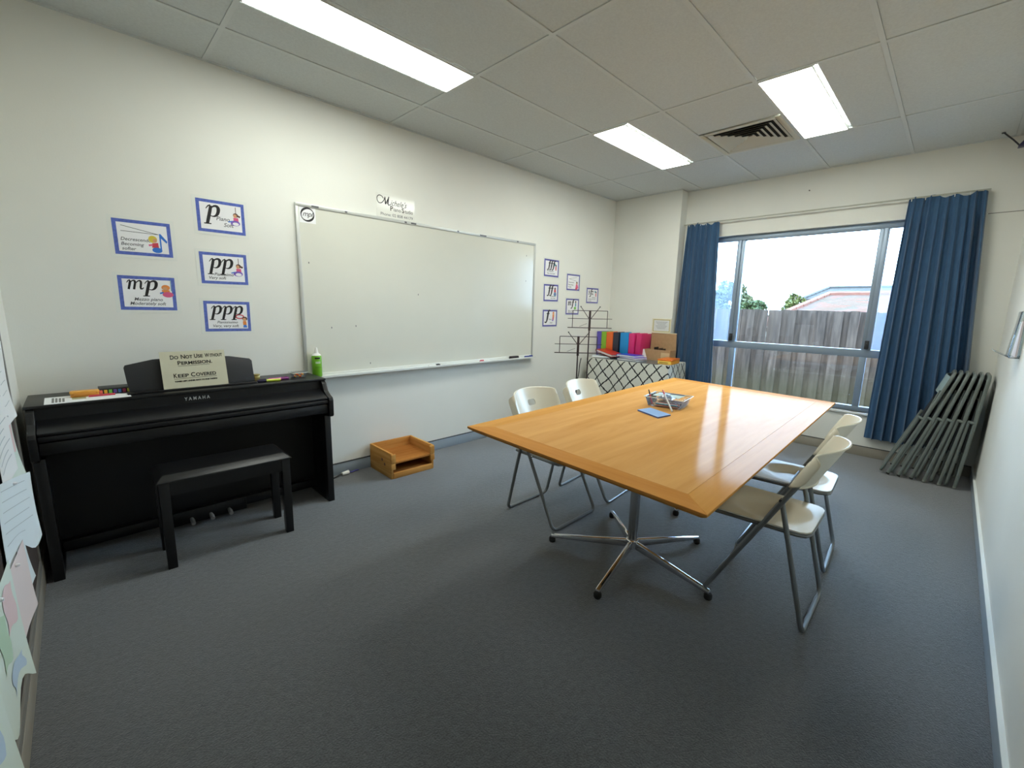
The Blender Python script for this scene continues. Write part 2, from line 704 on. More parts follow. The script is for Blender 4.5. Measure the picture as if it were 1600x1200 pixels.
def ell(cx, cy, rx, ry, n=14, a0=0, a1=360):
    return [(cx+rx*cos(R(a0+(a1-a0)*i/n)), cy+ry*sin(R(a0+(a1-a0)*i/n))) for i in range(n if a1-a0 == 360 else n+1)]


# ------------------------------------------------------------------ the setting: floor, walls, ceiling
fl = struct(MB().box(-.1, LX+.1, -.1, WY+.1, -.1, 0).build('floor', CARPET, smooth=0))
struct(MB().box(-.1, LX+.12, WY, WY+.1, 0, HZ+.1).build('wall_back', WALL, smooth=0))
struct(MB().box(-.1, 0, -.1, WY, 0, HZ+.1).build('wall_left', WALL, smooth=0))
struct(MB().box(0, LX+.12, -.1, 0, 0, HZ+.1).build('wall_right', WALL, smooth=0))
# window wall with its opening and the corner pilaster
WY0, WY1, WZ0, WZ1 = .42, 2.5, .42, 2.185
ww = MB()
ww.box(LX, LX+.12, 0, WY0, 0, HZ+.1)
ww.box(LX, LX+.12, WY1, WY, 0, HZ+.1)
ww.box(LX, LX+.12, WY0, WY1, 0, WZ0)
ww.box(LX, LX+.12, WY0, WY1, WZ1, HZ+.1)
wall_w = struct(ww.build('wall_window', WALLB, smooth=0))
struct(MB().box(PX, LX, 2.70, WY, 0, HZ).build('wall_pilaster', WALLB, smooth=0, bevel=.004))
struct(MB().box(LX-.0015, LX, .02, .215, 2.165, 2.170).build('trim_1', mat('joint_line', srgb(120, 120, 112), .8), smooth=0))
mk = MB()
mk.lathe([(.006, 0), (.006, .012)], 8, T=Matrix.Translation((LX, 1.473, 2.545)) @ Matrix.Rotation(-pi/2, 4, 'Y'))
tag(mk.build('wall_hook', mat('hook_metal', srgb(120, 118, 112), .4, metal=.6)), 'tiny metal hook stub in the wall high above the window', 'hook')


def baseboard(name, pts_box, m, extra=None):
    b = MB()
    b.box(*pts_box)
    o = struct(b.build(name, m, bevel=.003))
    return o


baseboard('baseboard_back', (0, PX, WY-.012, WY, 0, .092), BASEB)
tb = MB().box(0, PX, WY-.014, WY, .092, .097)  # dark strip along the top of the baseboard
struct(tb.build('trim_2', mat('dark_edge_trim', srgb(52, 56, 60), .6), smooth=0))
baseboard('baseboard_window', (LX-.012, LX, .012, 2.70, 0, .092), BASEG)
struct(MB().box(LX-.014, LX, .012, 2.70, .092, .097).build('trim_3', MATS['dark_edge_trim'], smooth=0))
baseboard('baseboard_right', (0.012, LX, 0, .012, 0, .092), BASEB)
struct(MB().box(.012, LX, 0, .014, .092, .098).build('trim_4', mat('white_trim', srgb(226, 232, 232), .4), smooth=0))
baseboard('baseboard_left', (0, .012, 0, WY-.012, 0, .097), BASEG)

# ceiling: slab with T-bar grid and lay-in tiles
ceil = struct(MB().box(-.1, LX+.12, -.1, WY+.1, HZ+.03, HZ+.12).build('ceiling', TILE, smooth=0))
GX = [0, .9364, 2.1364, 3.3364, 4.5364, LX]
GY = [0, .138, .738, 1.338, 1.938, 2.538, 3.138, WY]
for x in GX[1:-1]:
    MB().box(x-.012, x+.012, 0, WY, HZ, HZ+.006).build('grid_bar', GRID, ceil, smooth=0)
for y in GY[1:-1]:
    for i in range(5):
        x0 = GX[i]+(.012 if i else 0)
        x1 = GX[i+1]-(.012 if i < 4 else 0)
        MB().box(x0, x1, y-.012, y+.012, HZ, HZ+.006).build('grid_bar', GRID, ceil, smooth=0)
b = MB()
for x0, x1, y0, y1 in ((0, PX, WY-.02, WY), (LX-.02, LX, 0, 2.70), (0, .02, 0, WY), (0, LX, 0, .02), (PX-.02, PX, 2.70, WY)):
    b.box(x0, x1, y0, y1, HZ-.001, HZ+.005)
b.build('wall_angle', GRID, ceil, smooth=0)

LIGHTS = [(1, 2.538, 2.838, 'long lit ceiling panel light above the whiteboard, cut by the top of the picture'),
          (3, 2.238, 2.538, 'lit ceiling panel light left of the air vent'),
          (3, 1.038, 1.338, 'lit ceiling panel light right of the air vent')]


def tile(x0, x1, y0, y1):
    g = .0125
    MB().box(x0+g, x1-g, y0+g, y1-g, HZ+.0045, HZ+.02).build('tile', TILE, ceil, smooth=0, bevel=.0015, segs=1)


for i in range(5):
    for j in range(7):
        x0, x1, y0, y1 = GX[i], GX[i+1], GY[j], GY[j+1]
        cut = [(a, c) for k, a, c, _ in LIGHTS if k == i and a >= y0-.01 and c <= y1+.01]
        if cut:
            a, c = cut[0]
            if a-y0 > .05:
                tile(x0, x1, y0, a)
            if y1-c > .05:
                tile(x0, x1, c, y1)
        elif i == 3 and j == 3:
            tile(x0, x0+.6, y0, y1)
        else:
            tile(x0, x1, y0, y1)

DIFF = mat('lamp_diffuser', (.9, .9, .9, 1), .4, emit=((.96, 1.0, .93, 1), LAMP))
for k, y0, y1, lab in LIGHTS:
    x0, x1 = GX[k]+.012, GX[k+1]-.012
    t = thing('ceiling_light', lab, 'light', ((x0+x1)/2, (y0+y1)/2, HZ-.004), group='ceiling lights')
    w, d = (x1-x0)/2, (y1-y0)/2-.008
    f = MB()
    f.box(-w, w, -d, -d+.005, 0, .02)
    f.box(-w, w, d-.005, d, 0, .02)
    f.box(-w, -w+.005, -d+.005, d-.005, 0, .02)
    f.box(w-.005, w, -d+.005, d-.005, 0, .02)
    f.build('frame', WHITEP, t, smooth=0)
    MB().box(-w+.005, w-.005, -d+.005, d-.005, .0, .015).build('diffuser', DIFF, t, smooth=0)

# four-way air vent
t = thing('air_vent', 'square white four-way ceiling air vent with angled louvres between two lights', 'vent', (4.236-.012, 1.638, HZ-.004))
VENT = mat('vent_paint', srgb(206, 204, 190), .5)
s_ = .288
f = MB()
for a, c_, d_, e in ((-s_, s_, -s_, -.25), (-s_, s_, .25, s_), (-s_, -.25, -.25, .25), (.25, s_, -.25, .25)):
    f.box(a, c_, d_, e, 0, .012)
f.build('frame', VENT, t, bevel=.002)
MB().box(-.25, .25, -.25, .25, .016, .024).build('back_plate', mat('vent_dark', srgb(30, 30, 30), .9), t, smooth=0)
for q in range(4):
    Rm = Matrix.Rotation(q*pi/2, 4, 'Z')
    for k in range(6):
        r0 = .245-.04*k
        r1 = r0-.030
        zz = -.002
        vs = [(-r0, -r0, zz+.003), (r0, -r0, zz+.003), (r1, -r1, zz+.018), (-r1, -r1, zz+.018)]
        lo = [Rm @ Vector(p) for p in vs]
        hi = [Rm @ (Vector(p)+Vector((0, .003, .002))) for p in vs]
        MB().hexa(lo, hi).build('louvre', VENT, t, smooth=0)

# ------------------------------------------------------------------ window
win = thing('window_1', 'wide aluminium window of six panes looking onto the timber fence', 'window', (LX+.08, 0, 0))
win['kind'] = 'structure'
FD = .03
MY = (.862, 2.052)
TZ = .982


def fbox(name, y0, y1, z0, z1, d0=-FD, d1=FD, m=WINALU):
    return MB().box(d0, d1, y0, y1, z0, z1).build(name, m, win, bevel=.003)


fbox('frame_bar', WY0, WY1, WZ1-.055, WZ1)
fbox('frame_bar', WY0, WY1, WZ0, WZ0+.045)
fbox('frame_bar', WY0, WY0+.05, WZ0+.045, WZ1-.055)
fbox('frame_bar', WY1-.05, WY1, WZ0+.045, WZ1-.055)
fbox('transom', WY0+.05, WY1-.05, TZ-.036, TZ+.036)
for y in MY:
    fbox('mullion', y-.026, y+.026, WZ0+.045, TZ-.036)
    fbox('mullion', y-.022, y+.022, TZ+.036, WZ1-.055)
    s = 1 if y > 1.4 else -1
    fbox('sash_stile', y+s*.024-.012 if s > 0 else y-.052, y+.052 if s > 0 else y-.024+.012, TZ+.036, WZ1-.055, -.045, -.015)
    lk = MB().box(-.062, -.045, y-.034 if s < 0 else y+.002, y-.002 if s < 0 else y+.034, TZ+.045, TZ+.125)
    lk.box(-.072, -.062, y-.026 if s < 0 else y+.010, y-.010 if s < 0 else y+.026, TZ+.06, TZ+.10)
    lk.build('latch', CHAR, win, bevel=.003)
G0 = glass('window_glass')
G1 = glass('window_glass_hazy', haze=.09)
cols = [(WY0+.05, MY[0]-.022), (MY[0]+.022, MY[1]-.022), (MY[1]+.022, WY1-.05)]
for i, (a, c) in enumerate(cols):
    MB().box(-.004, 0, a, c, TZ+.036, WZ1-.055).build('pane', G1 if i != 1 else G0, win, smooth=0)
    MB().box(-.004, 0, a, c, WZ0+.045, TZ-.036).build('pane', G0, win, smooth=0)
MB().box(-.10, -.03, WY0-.02, WY1+.02, WZ0-.022, WZ0).build('sill', mat('sill_white', srgb(232, 234, 232), .35), win, bevel=.003)

rail = MB()
rail.box(LX-.067, LX-.053, .225, 2.69, 2.338, 2.350)
for y in (.26, .9, 1.5, 2.1, 2.6):
    rail.box(LX-.055, LX, y-.008, y+.008, 2.346, 2.352)
tag(rail.build('curtain_rail', mat('rail_paint', srgb(172, 172, 158), .4), bevel=.002), 'thin pale curtain rail running above the window', 'curtain rail')


def curtain(name, label, ytop0, ytop1, ybot0, ybot1, zt, zb, folds, seed, x0, xb, amp0, amp1):
    rnd = random.Random(seed)
    ph = [rnd.uniform(-1.3, 1.3) for _ in range(folds*2+4)]
    am = [rnd.uniform(.35, 1.25) for _ in range(folds*2+4)]

    def fn(u, v):
        t = u*folds
        i = int(t)
        w = t-i
        a = am[i]*(1-w)+am[i+1]*w
        p = ph[i]*(1-w)+ph[i+1]*w
        vv = 1-v
        k = vv**.7
        yt = ytop0+(ytop1-ytop0)*u
        yb = ybot0+(ybot1-ybot0)*u
        y = yt*(1-vv)+yb*vv + .012*sin(2*pi*t+p+1.2)*k
        z = zt+(zb-zt)*vv + (.010*sin(7*u)+.012*sin(23*u))*(vv < .01)
        amp = amp0*(1-k)+amp1*k
        x = x0*(1-vv)+xb*vv + amp*a*(sin(2*pi*t+p*(.4+.6*k)) + .35*sin(4*pi*t+3*p+1.5*vv) + .22*sin(2*pi*t*2.7+2.2*vv+seed))
        if v > .93:
            x = x0 + (x-x0)*.6
        return (x, y, z)
    b = MB()
    b.fixn = False
    b.grid(fn, folds*14, 30, thick=.003)
    t = tag(b.build(name, CURT, smooth=80), label, 'curtain', 'blue curtains')
    return t


cl = curtain('curtain', 'narrow blue curtain left of the window beside the cloth covered table', 2.645, 2.285, 2.685, 2.17, 2.335, .20, 6, 3, LX-.06, LX-.085, .017, .030)
crt = curtain('curtain', 'wide blue curtain right of the window behind the folded chairs', .705, .238, .735, .085, 2.335, .195, 9, 5, LX-.06, LX-.07, .018, .032)
for o, y0, y1 in ((cl, 2.30, 2.63), (crt, .25, .69)):
    for k in range(6):
        y = y0+(y1-y0)*k/5
        MB().tube([(LX-.06, y, 2.338), (LX-.06, y, 2.318)], .003, 6).build('hook', WHITEP, o)

# ------------------------------------------------------------------ unseen outside wall and eaves, added to shade the fence from the sky
fc = MB()
BRK = mat('shade_wall_brick', srgb(150, 112, 92), .9, var=.15, vscale=6)
fc.box(LX+.12, LX+.24, -14, WY0-.02, -.1, 3.3)
fc.box(LX+.12, LX+.24, WY1+.02, 16, -.1, 3.3)
fc.box(LX+.12, LX+.24, WY0-.02, WY1+.02, -.1, WZ0-.02)
fc.box(LX+.12, LX+.24, WY0-.02, WY1+.02, WZ1+.02, 3.3)
struct(fc.build('wall_outside_shade', BRK, smooth=0))
struct(MB().box(-6, LX+.75, -14, 16, 3.3, 3.45).build('roof_eaves_shade', mat('shade_eaves_white', srgb(210, 206, 200), .7), smooth=0))

# ------------------------------------------------------------------ outside: ground, fence, houses, trees
struct(MB().box(LX+.12, 60, -30, 40, -.16, -.06).build('ground_outside', mat('outside_dirt', srgb(104, 96, 80), .95, var=.25, vscale=3, bump=.3, bscale=30), smooth=0))
FM = fence_mat()
fence = thing('paling_fence', 'weathered grey timber paling fence outside the window', 'fence', (8.3, 0, -.06))
variants = []
for k in range(6):
    rnd = random.Random(40+k)
    h = 1.40+rnd.uniform(-.012, .014)
    w = .112
    dx = rnd.uniform(-.004, .004)
    bb = MB().hexa([(-.009, -w/2, 0), (.009, -w/2, 0), (.009, w/2, 0), (-.009, w/2, 0)],
                   [(-.009+dx, -w/2, h), (.009+dx, -w/2, h-.003), (.009+dx, w/2, h+.004), (-.009+dx, w/2, h+.005)])
    me = bpy.data.meshes.new('paling')
    me.from_pydata(bb.v, [], bb.f)
    me.materials.append(FM)
    variants.append(me)
rnd = random.Random(11)
y = -2.2
k = 0
while y < 6.6:
    o = bpy.data.objects.new('paling', variants[rnd.randrange(6)])
    COL.objects.link(o)
    o.parent = fence
    o.location = (-.011 if k % 2 else .011, y, .055+ .016*(y-2)*.55)
    o.rotation_euler = (rnd.uniform(-.006, .006), 0, rnd.uniform(-.03, .03))
    y += .098+rnd.uniform(-.006, .012)
    k += 1
MB().box(-.03, .035, -2.3, 6.7, -.02, .075).build('plinth_board', FM, fence, bevel=.004)
for z in (.35, 1.1):
    MB().box(.022, .06, -2.3, 6.7, z, z+.07).build('fence_rail', FM, fence, smooth=0)


def hip_house(name, label, x0, x1, y0, y1, ze, zr, wallm, roofm, inset, courses, capm):
    t = thing(name, label, 'house', ((x0+x1)/2, (y0+y1)/2, -.06))
    hx, hy = (x1-x0)/2, (y1-y0)/2
    MB().box(-hx+.4, hx-.4, -hy+.4, hy-.4, 0, ze+.04).build('wall', wallm, t, smooth=0)
    zb, zt = ze+.06, zr+.06
    b = MB()
    rl = hy-inset
    for c in range(courses):
        a0, a1 = c/courses, (c+1)/courses
        za, zb2 = zb+(zt-zb)*a0, zb+(zt-zb)*a1

        def ring(a, z):
            ex, ey = hx*(1-a), hy*(1-a)+rl*a
            return [(-ex, -ey, z), (ex, -ey, z), (ex, ey, z), (-ex, ey, z)]
        lo, lo2, hi = ring(a0, za), ring(a0, za+.012), ring(a1, zb2)
        b.add(lo+lo2+hi, [(i, (i+1) % 4, 4+(i+1) % 4, 4+i) for i in range(4)] + [(4+i, 4+(i+1) % 4, 8+(i+1) % 4, 8+i) for i in range(4)])
    b.poly([(-hx, -hy, zb), (-hx, hy, zb), (hx, hy, zb), (hx, -hy, zb)])
    b.build('roof', roofm, t, smooth=0)
    # ridge and hip caps, one by one
    P = [(Vector((-hx, hy, zb)), Vector((0, rl, zt))), (Vector((0, rl, zt)), Vector((0, -rl, zt)))]
    for p, q in P:
        n = max(4, int((q-p).length/.42))
        for i in range(n):
            a, c_ = p.lerp(q, i/n), p.lerp(q, (i+1.06)/n)
            MB().tube([a+Vector((0, 0, .01)), c_+Vector((0, 0, .03))], [.10, .085], 6).build('ridge_cap', capm, t)
    MB().box(-hx-.02, -hx+.06, -hy, hy, zb-.12, zb+.02).build('gutter', capm, t, smooth=0)
    return t


TERR = roof_mat('terracotta_tiles', srgb(84, 62, 50), srgb(96, 56, 42), srgb(72, 58, 46))
TERRC = mat('terracotta_cap', srgb(104, 62, 46), .8, var=.2, vscale=3)
DARKR = roof_mat('slate_tiles', srgb(44, 42, 38), srgb(52, 48, 44), srgb(40, 38, 34))
DARKC = mat('slate_cap', srgb(48, 45, 42), .8)
hip_house('neighbour_house', 'red terracotta hip roofed house just behind the timber fence', 15.6, 23.0, -7.0, 4.55, 1.05, 2.03, mat('brick_wash', srgb(170, 120, 96), .9), TERR, .975, 22, TERRC)
hip_house('neighbour_house', 'taller tan house with dark grey roof behind the red roofed house', 24.5, 31.0, -4.5, 5.49, 2.02, 2.66, mat('tan_render', srgb(112, 78, 50), .9), DARKR, .42, 12, DARKC)
sk = MB()
sk.tube([(0, 0, 0), (0, 0, .32)], .035, 8).tube([(0, 0, .30), (0, 0, .36)], .05, 8)
sk_o = tag(sk.build('vent_pipe', mat('pipe_white', srgb(228, 214, 200), .6)), 'short pale vent pipe standing on the red tiled roof', 'pipe')
sk_o.location = (16.3, 1.78, 1.17)


def tree(label, loc, h, r, seed, c1, c2, flat=1., n=900):
    t = thing('tree', label, 'tree', loc)
    rnd = random.Random(seed)
    tr = MB().tube([(0, 0, 0), (.05, .03, h*.3), (0, 0, h*.6)], [.14, .11, .06], 8)
    for k in range(5):
        a = 2*pi*k/5
        tr.tube([(0, 0, h*(.3+.05*k)), (cos(a)*r*.5, sin(a)*r*.5, h*(.55+.06*k))], [.05, .02], 6)
    tr.build('trunk', mat('bark', srgb(96, 82, 70), .9), t)
    b = MB()
    b.fixn = False
    lobes = []
    for k in range(14):
        a = rnd.uniform(0, 2*pi)
        q = rnd.uniform(0, 1)**.5*r*.75
        lobes.append((Vector((cos(a)*q, sin(a)*q, h*(.45+.45*rnd.random()*(1-.5*q/r)))), r*rnd.uniform(.25, .42)))
    for c, lr in lobes:
        for _ in range(n//14):
            d = Vector((rnd.gauss(0, 1), rnd.gauss(0, 1), rnd.gauss(0, 1))).normalized()
            p = c+d*lr*rnd.uniform(.75, 1.06)
            p.z = max(.2, p.z*flat)
            s = rnd.uniform(.08, .16)*(r/1.6)**.5
            a = Vector((rnd.gauss(0, 1), rnd.gauss(0, 1), rnd.gauss(0, 1))).normalized()
            e = a.orthogonal().normalized()
            f_ = a.cross(e)
            b.add([p-e*s, p-f_*s*.6, p+e*s, p+f_*s*.6], [(0, 1, 2, 3)], rnd.randrange(2))
    b.build('foliage', [mat('leaf_'+str(seed)+'a', c1, .7), mat('leaf_'+str(seed)+'b', c2, .7)], t, smooth=0)['kind'] = 'stuff'


LG1, LG2 = srgb(80, 82, 46), srgb(64, 70, 40)
tree('tall loose pale green tree showing beyond the left window pane', (24.5, 8.75, -.06), 3.0, 1.15, 21, LG1, LG2, n=3600)
tree('dark rounded green tree behind the fence, right of the tall pale one', (23.6, 7.2, -.06), 2.15, .72, 22, srgb(58, 72, 28), srgb(44, 60, 26), n=2600)
tree('small yellow green tree standing against the tan house', (23.6, 5.64, -.06), 2.95, .52, 23, srgb(86, 88, 30), srgb(68, 74, 28), n=1600)

# ------------------------------------------------------------------ whiteboard and what is on its wall
wbx0, wbx1, wbz0, wbz1 = 1.392, 3.838, .812, 2.024
wb = thing('whiteboard', 'large blank whiteboard with aluminium frame on the long wall', 'whiteboard', (0, WY, 0))
WBS = mat('whiteboard_enamel', srgb(220, 220, 208), .13, spec=.6, var=.015, vscale=2.5)
MB().box(wbx0+.012, wbx1-.012, -.016, 0, wbz0+.012, wbz1-.012).build('panel', WBS, wb, smooth=0)
fr = ((wbx0, wbx1, wbz1-.024, wbz1), (wbx0, wbx0+.022, wbz0, wbz1-.024), (wbx1-.022, wbx1, wbz0, wbz1-.024), (wbx0+.022, wbx1-.022, wbz0, wbz0+.02))
for k, (a, c, d, e) in enumerate(fr):
    MB().box(a, c, -.022, 0, d, e).build('frame_bar', ALU if k < 3 else mat('tray_white', srgb(226, 228, 222), .35), wb, bevel=.003)
tr = MB().prism([(0, wbz0-.004), (-.07, wbz0-.012), (-.07, wbz0+.004), (-.066, wbz0+.004), (-.064, wbz0-.003), (-.024, wbz0-.001), (-.0225, wbz0+.003), (0, wbz0+.003)], 0, wbx0+.05, wbx1)
tr.build('tray', mat('tray_white', srgb(226, 228, 222), .35), wb, smooth=0)
for x, w in ((1.50, .05), (1.74, .018), (2.24, .02), (2.30, .05), (2.78, .02), (3.05, .05), (3.10, .03), (3.55, .02)):
    MB().box(x, x+w, -.0235, -.0215, wbz1-.017, wbz1-.006).build('clip_mark', GINK, wb, smooth=0)
# logo sticker in the corner: ring with letters
lg = MB()
lg.fixn = False
n = 40
cx, cz, rr = 1.472, 1.952, .047
ro, ri = [], []
for i in range(n):
    a = 2*pi*i/n
    ro.append((cx+rr*cos(a), -.0168, cz+rr*1.02*sin(a)))
    k = .80+.09*sin(2*a+.6)
    ri.append((cx+rr*k*cos(a), -.0168, cz+rr*k*1.02*sin(a)))
lg.add(ro+ri, [(i, (i+1) % n, n+(i+1) % n, n+i) for i in range(n)])
lg.build('logo_ring', INK, wb, smooth=0)
MB().box(1.418, 1.528, -.0165, -.0155, 1.895, 2.0).build('logo_sticker', CARD, wb, smooth=0)
lettering('mpl', .05, TWat(1.472, 1.94, .0170), INK, wb, shear=.35, align='CENTER', spacing=.9)
for x, z in ((1.46, 1.62), (1.60, 1.16), (1.79, 1.17), (1.90, .87), (2.36, 1.43), (3.70, 1.88), (3.70, 1.62)):
    MB().box(x, x+.006, -.0166, -.0156, z, z+.012).build('ink_dot', GINK, wb, smooth=0)

# studio sign above the board
sg = MB().box(-.172, .172, -.0015, 0, -.10, .078).build('studio_sign', mat('sign_laminate', srgb(232, 232, 224), .12, spec=.6), loc=(2.177, WY, 2.128))
tag(sg, 'white laminated studio name sign stuck above the whiteboard', 'sign')
sb = MB()
sb.fixn = False
for pts, ws in ((bez((-.11, .04), (-.13, .075), (-.175, .06), (-.165, .022)) + bez((-.165, .022), (-.155, -.012), (-.115, -.005), (-.098, .05))[1:], .006),
                ([(-.098, .055), (-.093, .0)], [.007, .012]), ([(-.093, .0), (-.062, .06)], [.008, .005]), ([(-.064, .06), (-.074, .008), (-.066, -.004), (-.052, .004)], [.007, .012, .008, .005])):
    vs, fs = stroke2d(pts, ws)
    sb.add([(v.x, -.0021, v.y) for v in vs], fs)
sb.build('lettering', INK, sg, smooth=0)
lettering("ichele's", .062, TWat(-.055, -.002, .0021), INK, sg, shear=.45, fit=.15)
lettering('P', .052, TWat(-.055, -.042, .0021), INK, sg, bold=.0008)
lettering('iano', .042, TWat(-.025, -.042, .0021), INK, sg, fit=.065)
lettering('S', .052, TWat(.05, -.042, .0021), INK, sg, bold=.0008)
lettering('tudio', .042, TWat(.079, -.042, .0021), INK, sg, fit=.075)
lettering('Phone: 02 808 44179', .032, TWat(-.14, -.086, .0021), GINK, sg, fit=.29)

BORD = mat('poster_blue', srgb(92, 110, 188), .16, var=.18, vscale=60, spec=.6)
BORDF = mat('poster_violet', srgb(104, 104, 170), .16, var=.2, vscale=60, spec=.6)
C_ = {n: mat('print_'+n, srgb(*c), .4) for n, c in dict(skin=(214, 160, 120), brown=(84, 56, 48), pink=(222, 96, 140), red=(206, 70, 84), purple=(124, 96, 190),
      blue=(58, 120, 210), yellow=(216, 196, 74), orange=(228, 140, 70), green=(120, 190, 84), white=(240, 240, 244), teal=(90, 150, 170)).items()}
CK = list(C_)


def picture(kind, T, parent):
    """little printed child with an instrument"""
    b = MB()
    b.fixn = False
    st = [0]

    def S(pts, c):
        st[0] += 1
        flat_shape(b, pts, T, CK.index(c), .0001*st[0])
    if kind == 'girl_drum':
        S([(.0, .07), (.003, .07), (.003, .03), (0, .03)], 'brown')
        S(ell(.0, .026, .013, .012), 'brown')
        S(ell(-.003, .022, .009, .010), 'skin')
        S([(.008, .03), (.024, .024), (.02, .014), (.008, .02)], 'brown')
        S([(-.012, .012), (.012, .012), (.014, -.014), (-.012, -.014)], 'pink')
        S(ell(-.004, -.018, .024, .015), 'purple')
        S(ell(-.002, -.022, .016, .009), 'white')
        S([(-.04, -.012), (-.02, -.006), (-.02, -.012), (-.038, -.018)], 'blue')
    elif kind == 'boy_ring':
        S(ell(-.022, .022, .028, .016), 'red')
        S(ell(-.022, .022, .019, .009), 'white')
        S(ell(.008, .008, .016, .014), 'brown')
        S(ell(.006, .003, .011, .011), 'skin')
        S([(-.004, -.008), (.016, -.008), (.018, -.034), (-.004, -.034)], 'orange')
        S([(-.002, -.034), (.016, -.034), (.02, -.052), (-.004, -.052)], 'blue')
    elif kind == 'orange_kid':
        S([(.024, .065), (.027, .065), (.027, .0), (.024, .0)], 'teal')
        S(ell(0, .018, .02, .016), 'orange')
        S(ell(-.004, .012, .012, .01), 'skin')
        S([(-.02, .004), (.016, .004), (.02, -.014), (-.016, -.014)], 'orange')
        S(ell(.008, -.022, .026, .016), 'pink')
        S([(-.03, -.012), (-.012, -.006), (-.012, -.014), (-.028, -.02)], 'blue')
    elif kind == 'note':
        S(ell(-.026, .02, .018, .018), 'yellow')
        S(ell(-.018, .014, .009, .01), 'skin')
        S([(-.03, .0), (-.006, .004), (-.004, -.022), (-.032, -.022)], 'red')
        S([(-.046, -.008), (-.028, -.004), (-.028, -.012), (-.044, -.016)], 'pink')
        S(ell(-.012, -.034, .021, .014), 'blue')
        S([(.002, -.034), (.008, -.034), (.008, .05), (.002, .05)], 'blue')
        S([(.008, .05), (.034, .014), (.03, .004), (.008, .028)], 'blue')
    elif kind == 'pink_kid':
        S(ell(0, .02, .012, .014), 'brown')
        S(ell(-.004, .014, .009, .01), 'skin')
        S([(-.014, .006), (.014, .006), (.02, -.03), (-.02, -.03)], 'pink')
        S(ell(-.008, -.034, .014, .012), 'red')
        S(ell(.014, -.02, .01, .014), 'pink')
    elif kind == 'red_blue':
        S(ell(0, .03, .011, .012), 'brown')
        S([(-.014, .02), (.012, .02), (.014, -.004), (-.014, -.004)], 'red')
        S(ell(.0, -.022, .02, .02), 'teal')
        S(ell(.0, -.022, .009, .009), 'purple')
    elif kind == 'orange_red':
        S(ell(0, .04, .013, .011), 'orange')
        S([(-.012, .028), (.012, .028), (.012, .0), (-.012, .0)], 'orange')
        S([(-.01, .0), (.008, .0), (.004, -.03), (-.014, -.03)], 'red')
        S(ell(-.008, -.03, .01, .008), 'purple')
    elif kind == 'green_kid':
        S(ell(0, .036, .010, .011), 'brown')
        S([(-.01, .024), (.01, .024), (.01, -.01), (-.01, -.01)], 'teal')
        S(ell(-.008, -.026, .02, .014), 'green')
    else:
        S(ell(-.012, .03, .016, .012), 'teal')
        S(ell(.008, .022, .01, .012), 'brown')
        S([(-.004, .01), (.016, .01), (.014, -.03), (-.002, -.03)], 'red')
    return b.build('picture', [C_[k] for k in CK], parent, smooth=0)


def poster(cx, cz, rot, word, lines, pic, picpos, label, group, bm, marks=None, wsz=.1, wpos=(-.085, .0)):
    o = MB().box(-.146, .146, -.0012, 0, -.112, .112).build('poster', LAMIN, loc=(cx, WY, cz), smooth=0)
    o.rotation_euler = (0, -rot, 0)
    tag(o, label, 'poster', group)
    W2, H2, t_ = .127, .095, .0175
    br = MB()
    for a, c, d, e in ((-W2, W2, -H2, -H2+t_), (-W2, W2, H2-t_, H2), (-W2, -W2+t_, -H2+t_, H2-t_), (W2-t_, W2, -H2+t_, H2-t_)):
        br.box(a, c, -.0018, -.0010, d, e)
    br.build('border', bm, o, smooth=0)
    MB().box(-W2+t_, W2-t_, -.0016, -.0010, -H2+t_, H2-t_).build('sheet', CARD, o, smooth=0)
    if word:
        dynamics(word, wsz, TWat(wpos[0], wpos[1], .0019), o, 1.4 if group == GR else 1.)
    if marks:
        mb = MB()
        mb.fixn = False
        for p, q in marks:
            vs, fs = stroke2d([p, q], .0024)
            mb.add([(v.x, -.0019, v.y) for v in vs], fs)
        mb.build('hairpin_mark', INK, o, smooth=0)
    for body, sz, x, z in lines:
        lettering(body, sz, TWat(x, z, .0019), GINK, o, shear=.25, bold=.0003)
    if pic:
        picture(pic, TWat(picpos[0], picpos[1], .0019) @ Matrix.Scale(picpos[2] if len(picpos) > 2 else 1, 4), o)
    return o


GL = 'posters above the piano'
GR = 'posters right of the whiteboard'
poster(.566, 1.684, .004, None, [('Decrescendo', .0245, -.100, -.018), ('Becoming', .0245, -.100, -.044), ('softer', .0245, -.098, -.069)], 'note', (.070, -.022, 1.1),
       'blue bordered poster reading Decrescendo Becoming softer, with a blue note', GL, BORD, marks=[((-.092, .062), (.07, .028)), ((-.094, .032), (.07, .028))])
poster(.559, 1.379, -.006, 'mp', [('Mezzo piano', .025, -.066, -.042), ('Moderately soft', .025, -.086, -.066)], 'orange_kid', (.082, .018, 1.0),
       'blue bordered poster reading mp Mezzo piano Moderately soft', GL, BORD, wsz=.10, wpos=(-.09, .018))
poster(.956, 1.857, .0, 'p', [('Piano', .033, -.03, -.02), ('Soft', .033, .008, -.054)], 'girl_drum', (.078, -.006, 1.1),
       'blue bordered poster with one bold p, reading Piano Soft', GL, BORD, wsz=.125, wpos=(-.078, -.004))
poster(.948, 1.546, .004, 'pp', [('Pianissimo', .025, -.058, -.044), ('Very soft', .025, -.09, -.066)], 'girl_drum', (.078, -.008, 1.1),
       'blue bordered poster reading pp Pianissimo Very soft', GL, BORD, wsz=.108, wpos=(-.078, .0))
poster(.944, 1.248, -.01, 'ppp', [('Pianississimo', .022, -.062, -.044), ('Very, very soft', .024, -.088, -.068)], 'boy_ring', (.086, -.022, .95),
       'blue bordered poster reading ppp Pianississimo Very, very soft', GL, BORD, wsz=.098, wpos=(-.088, .012))
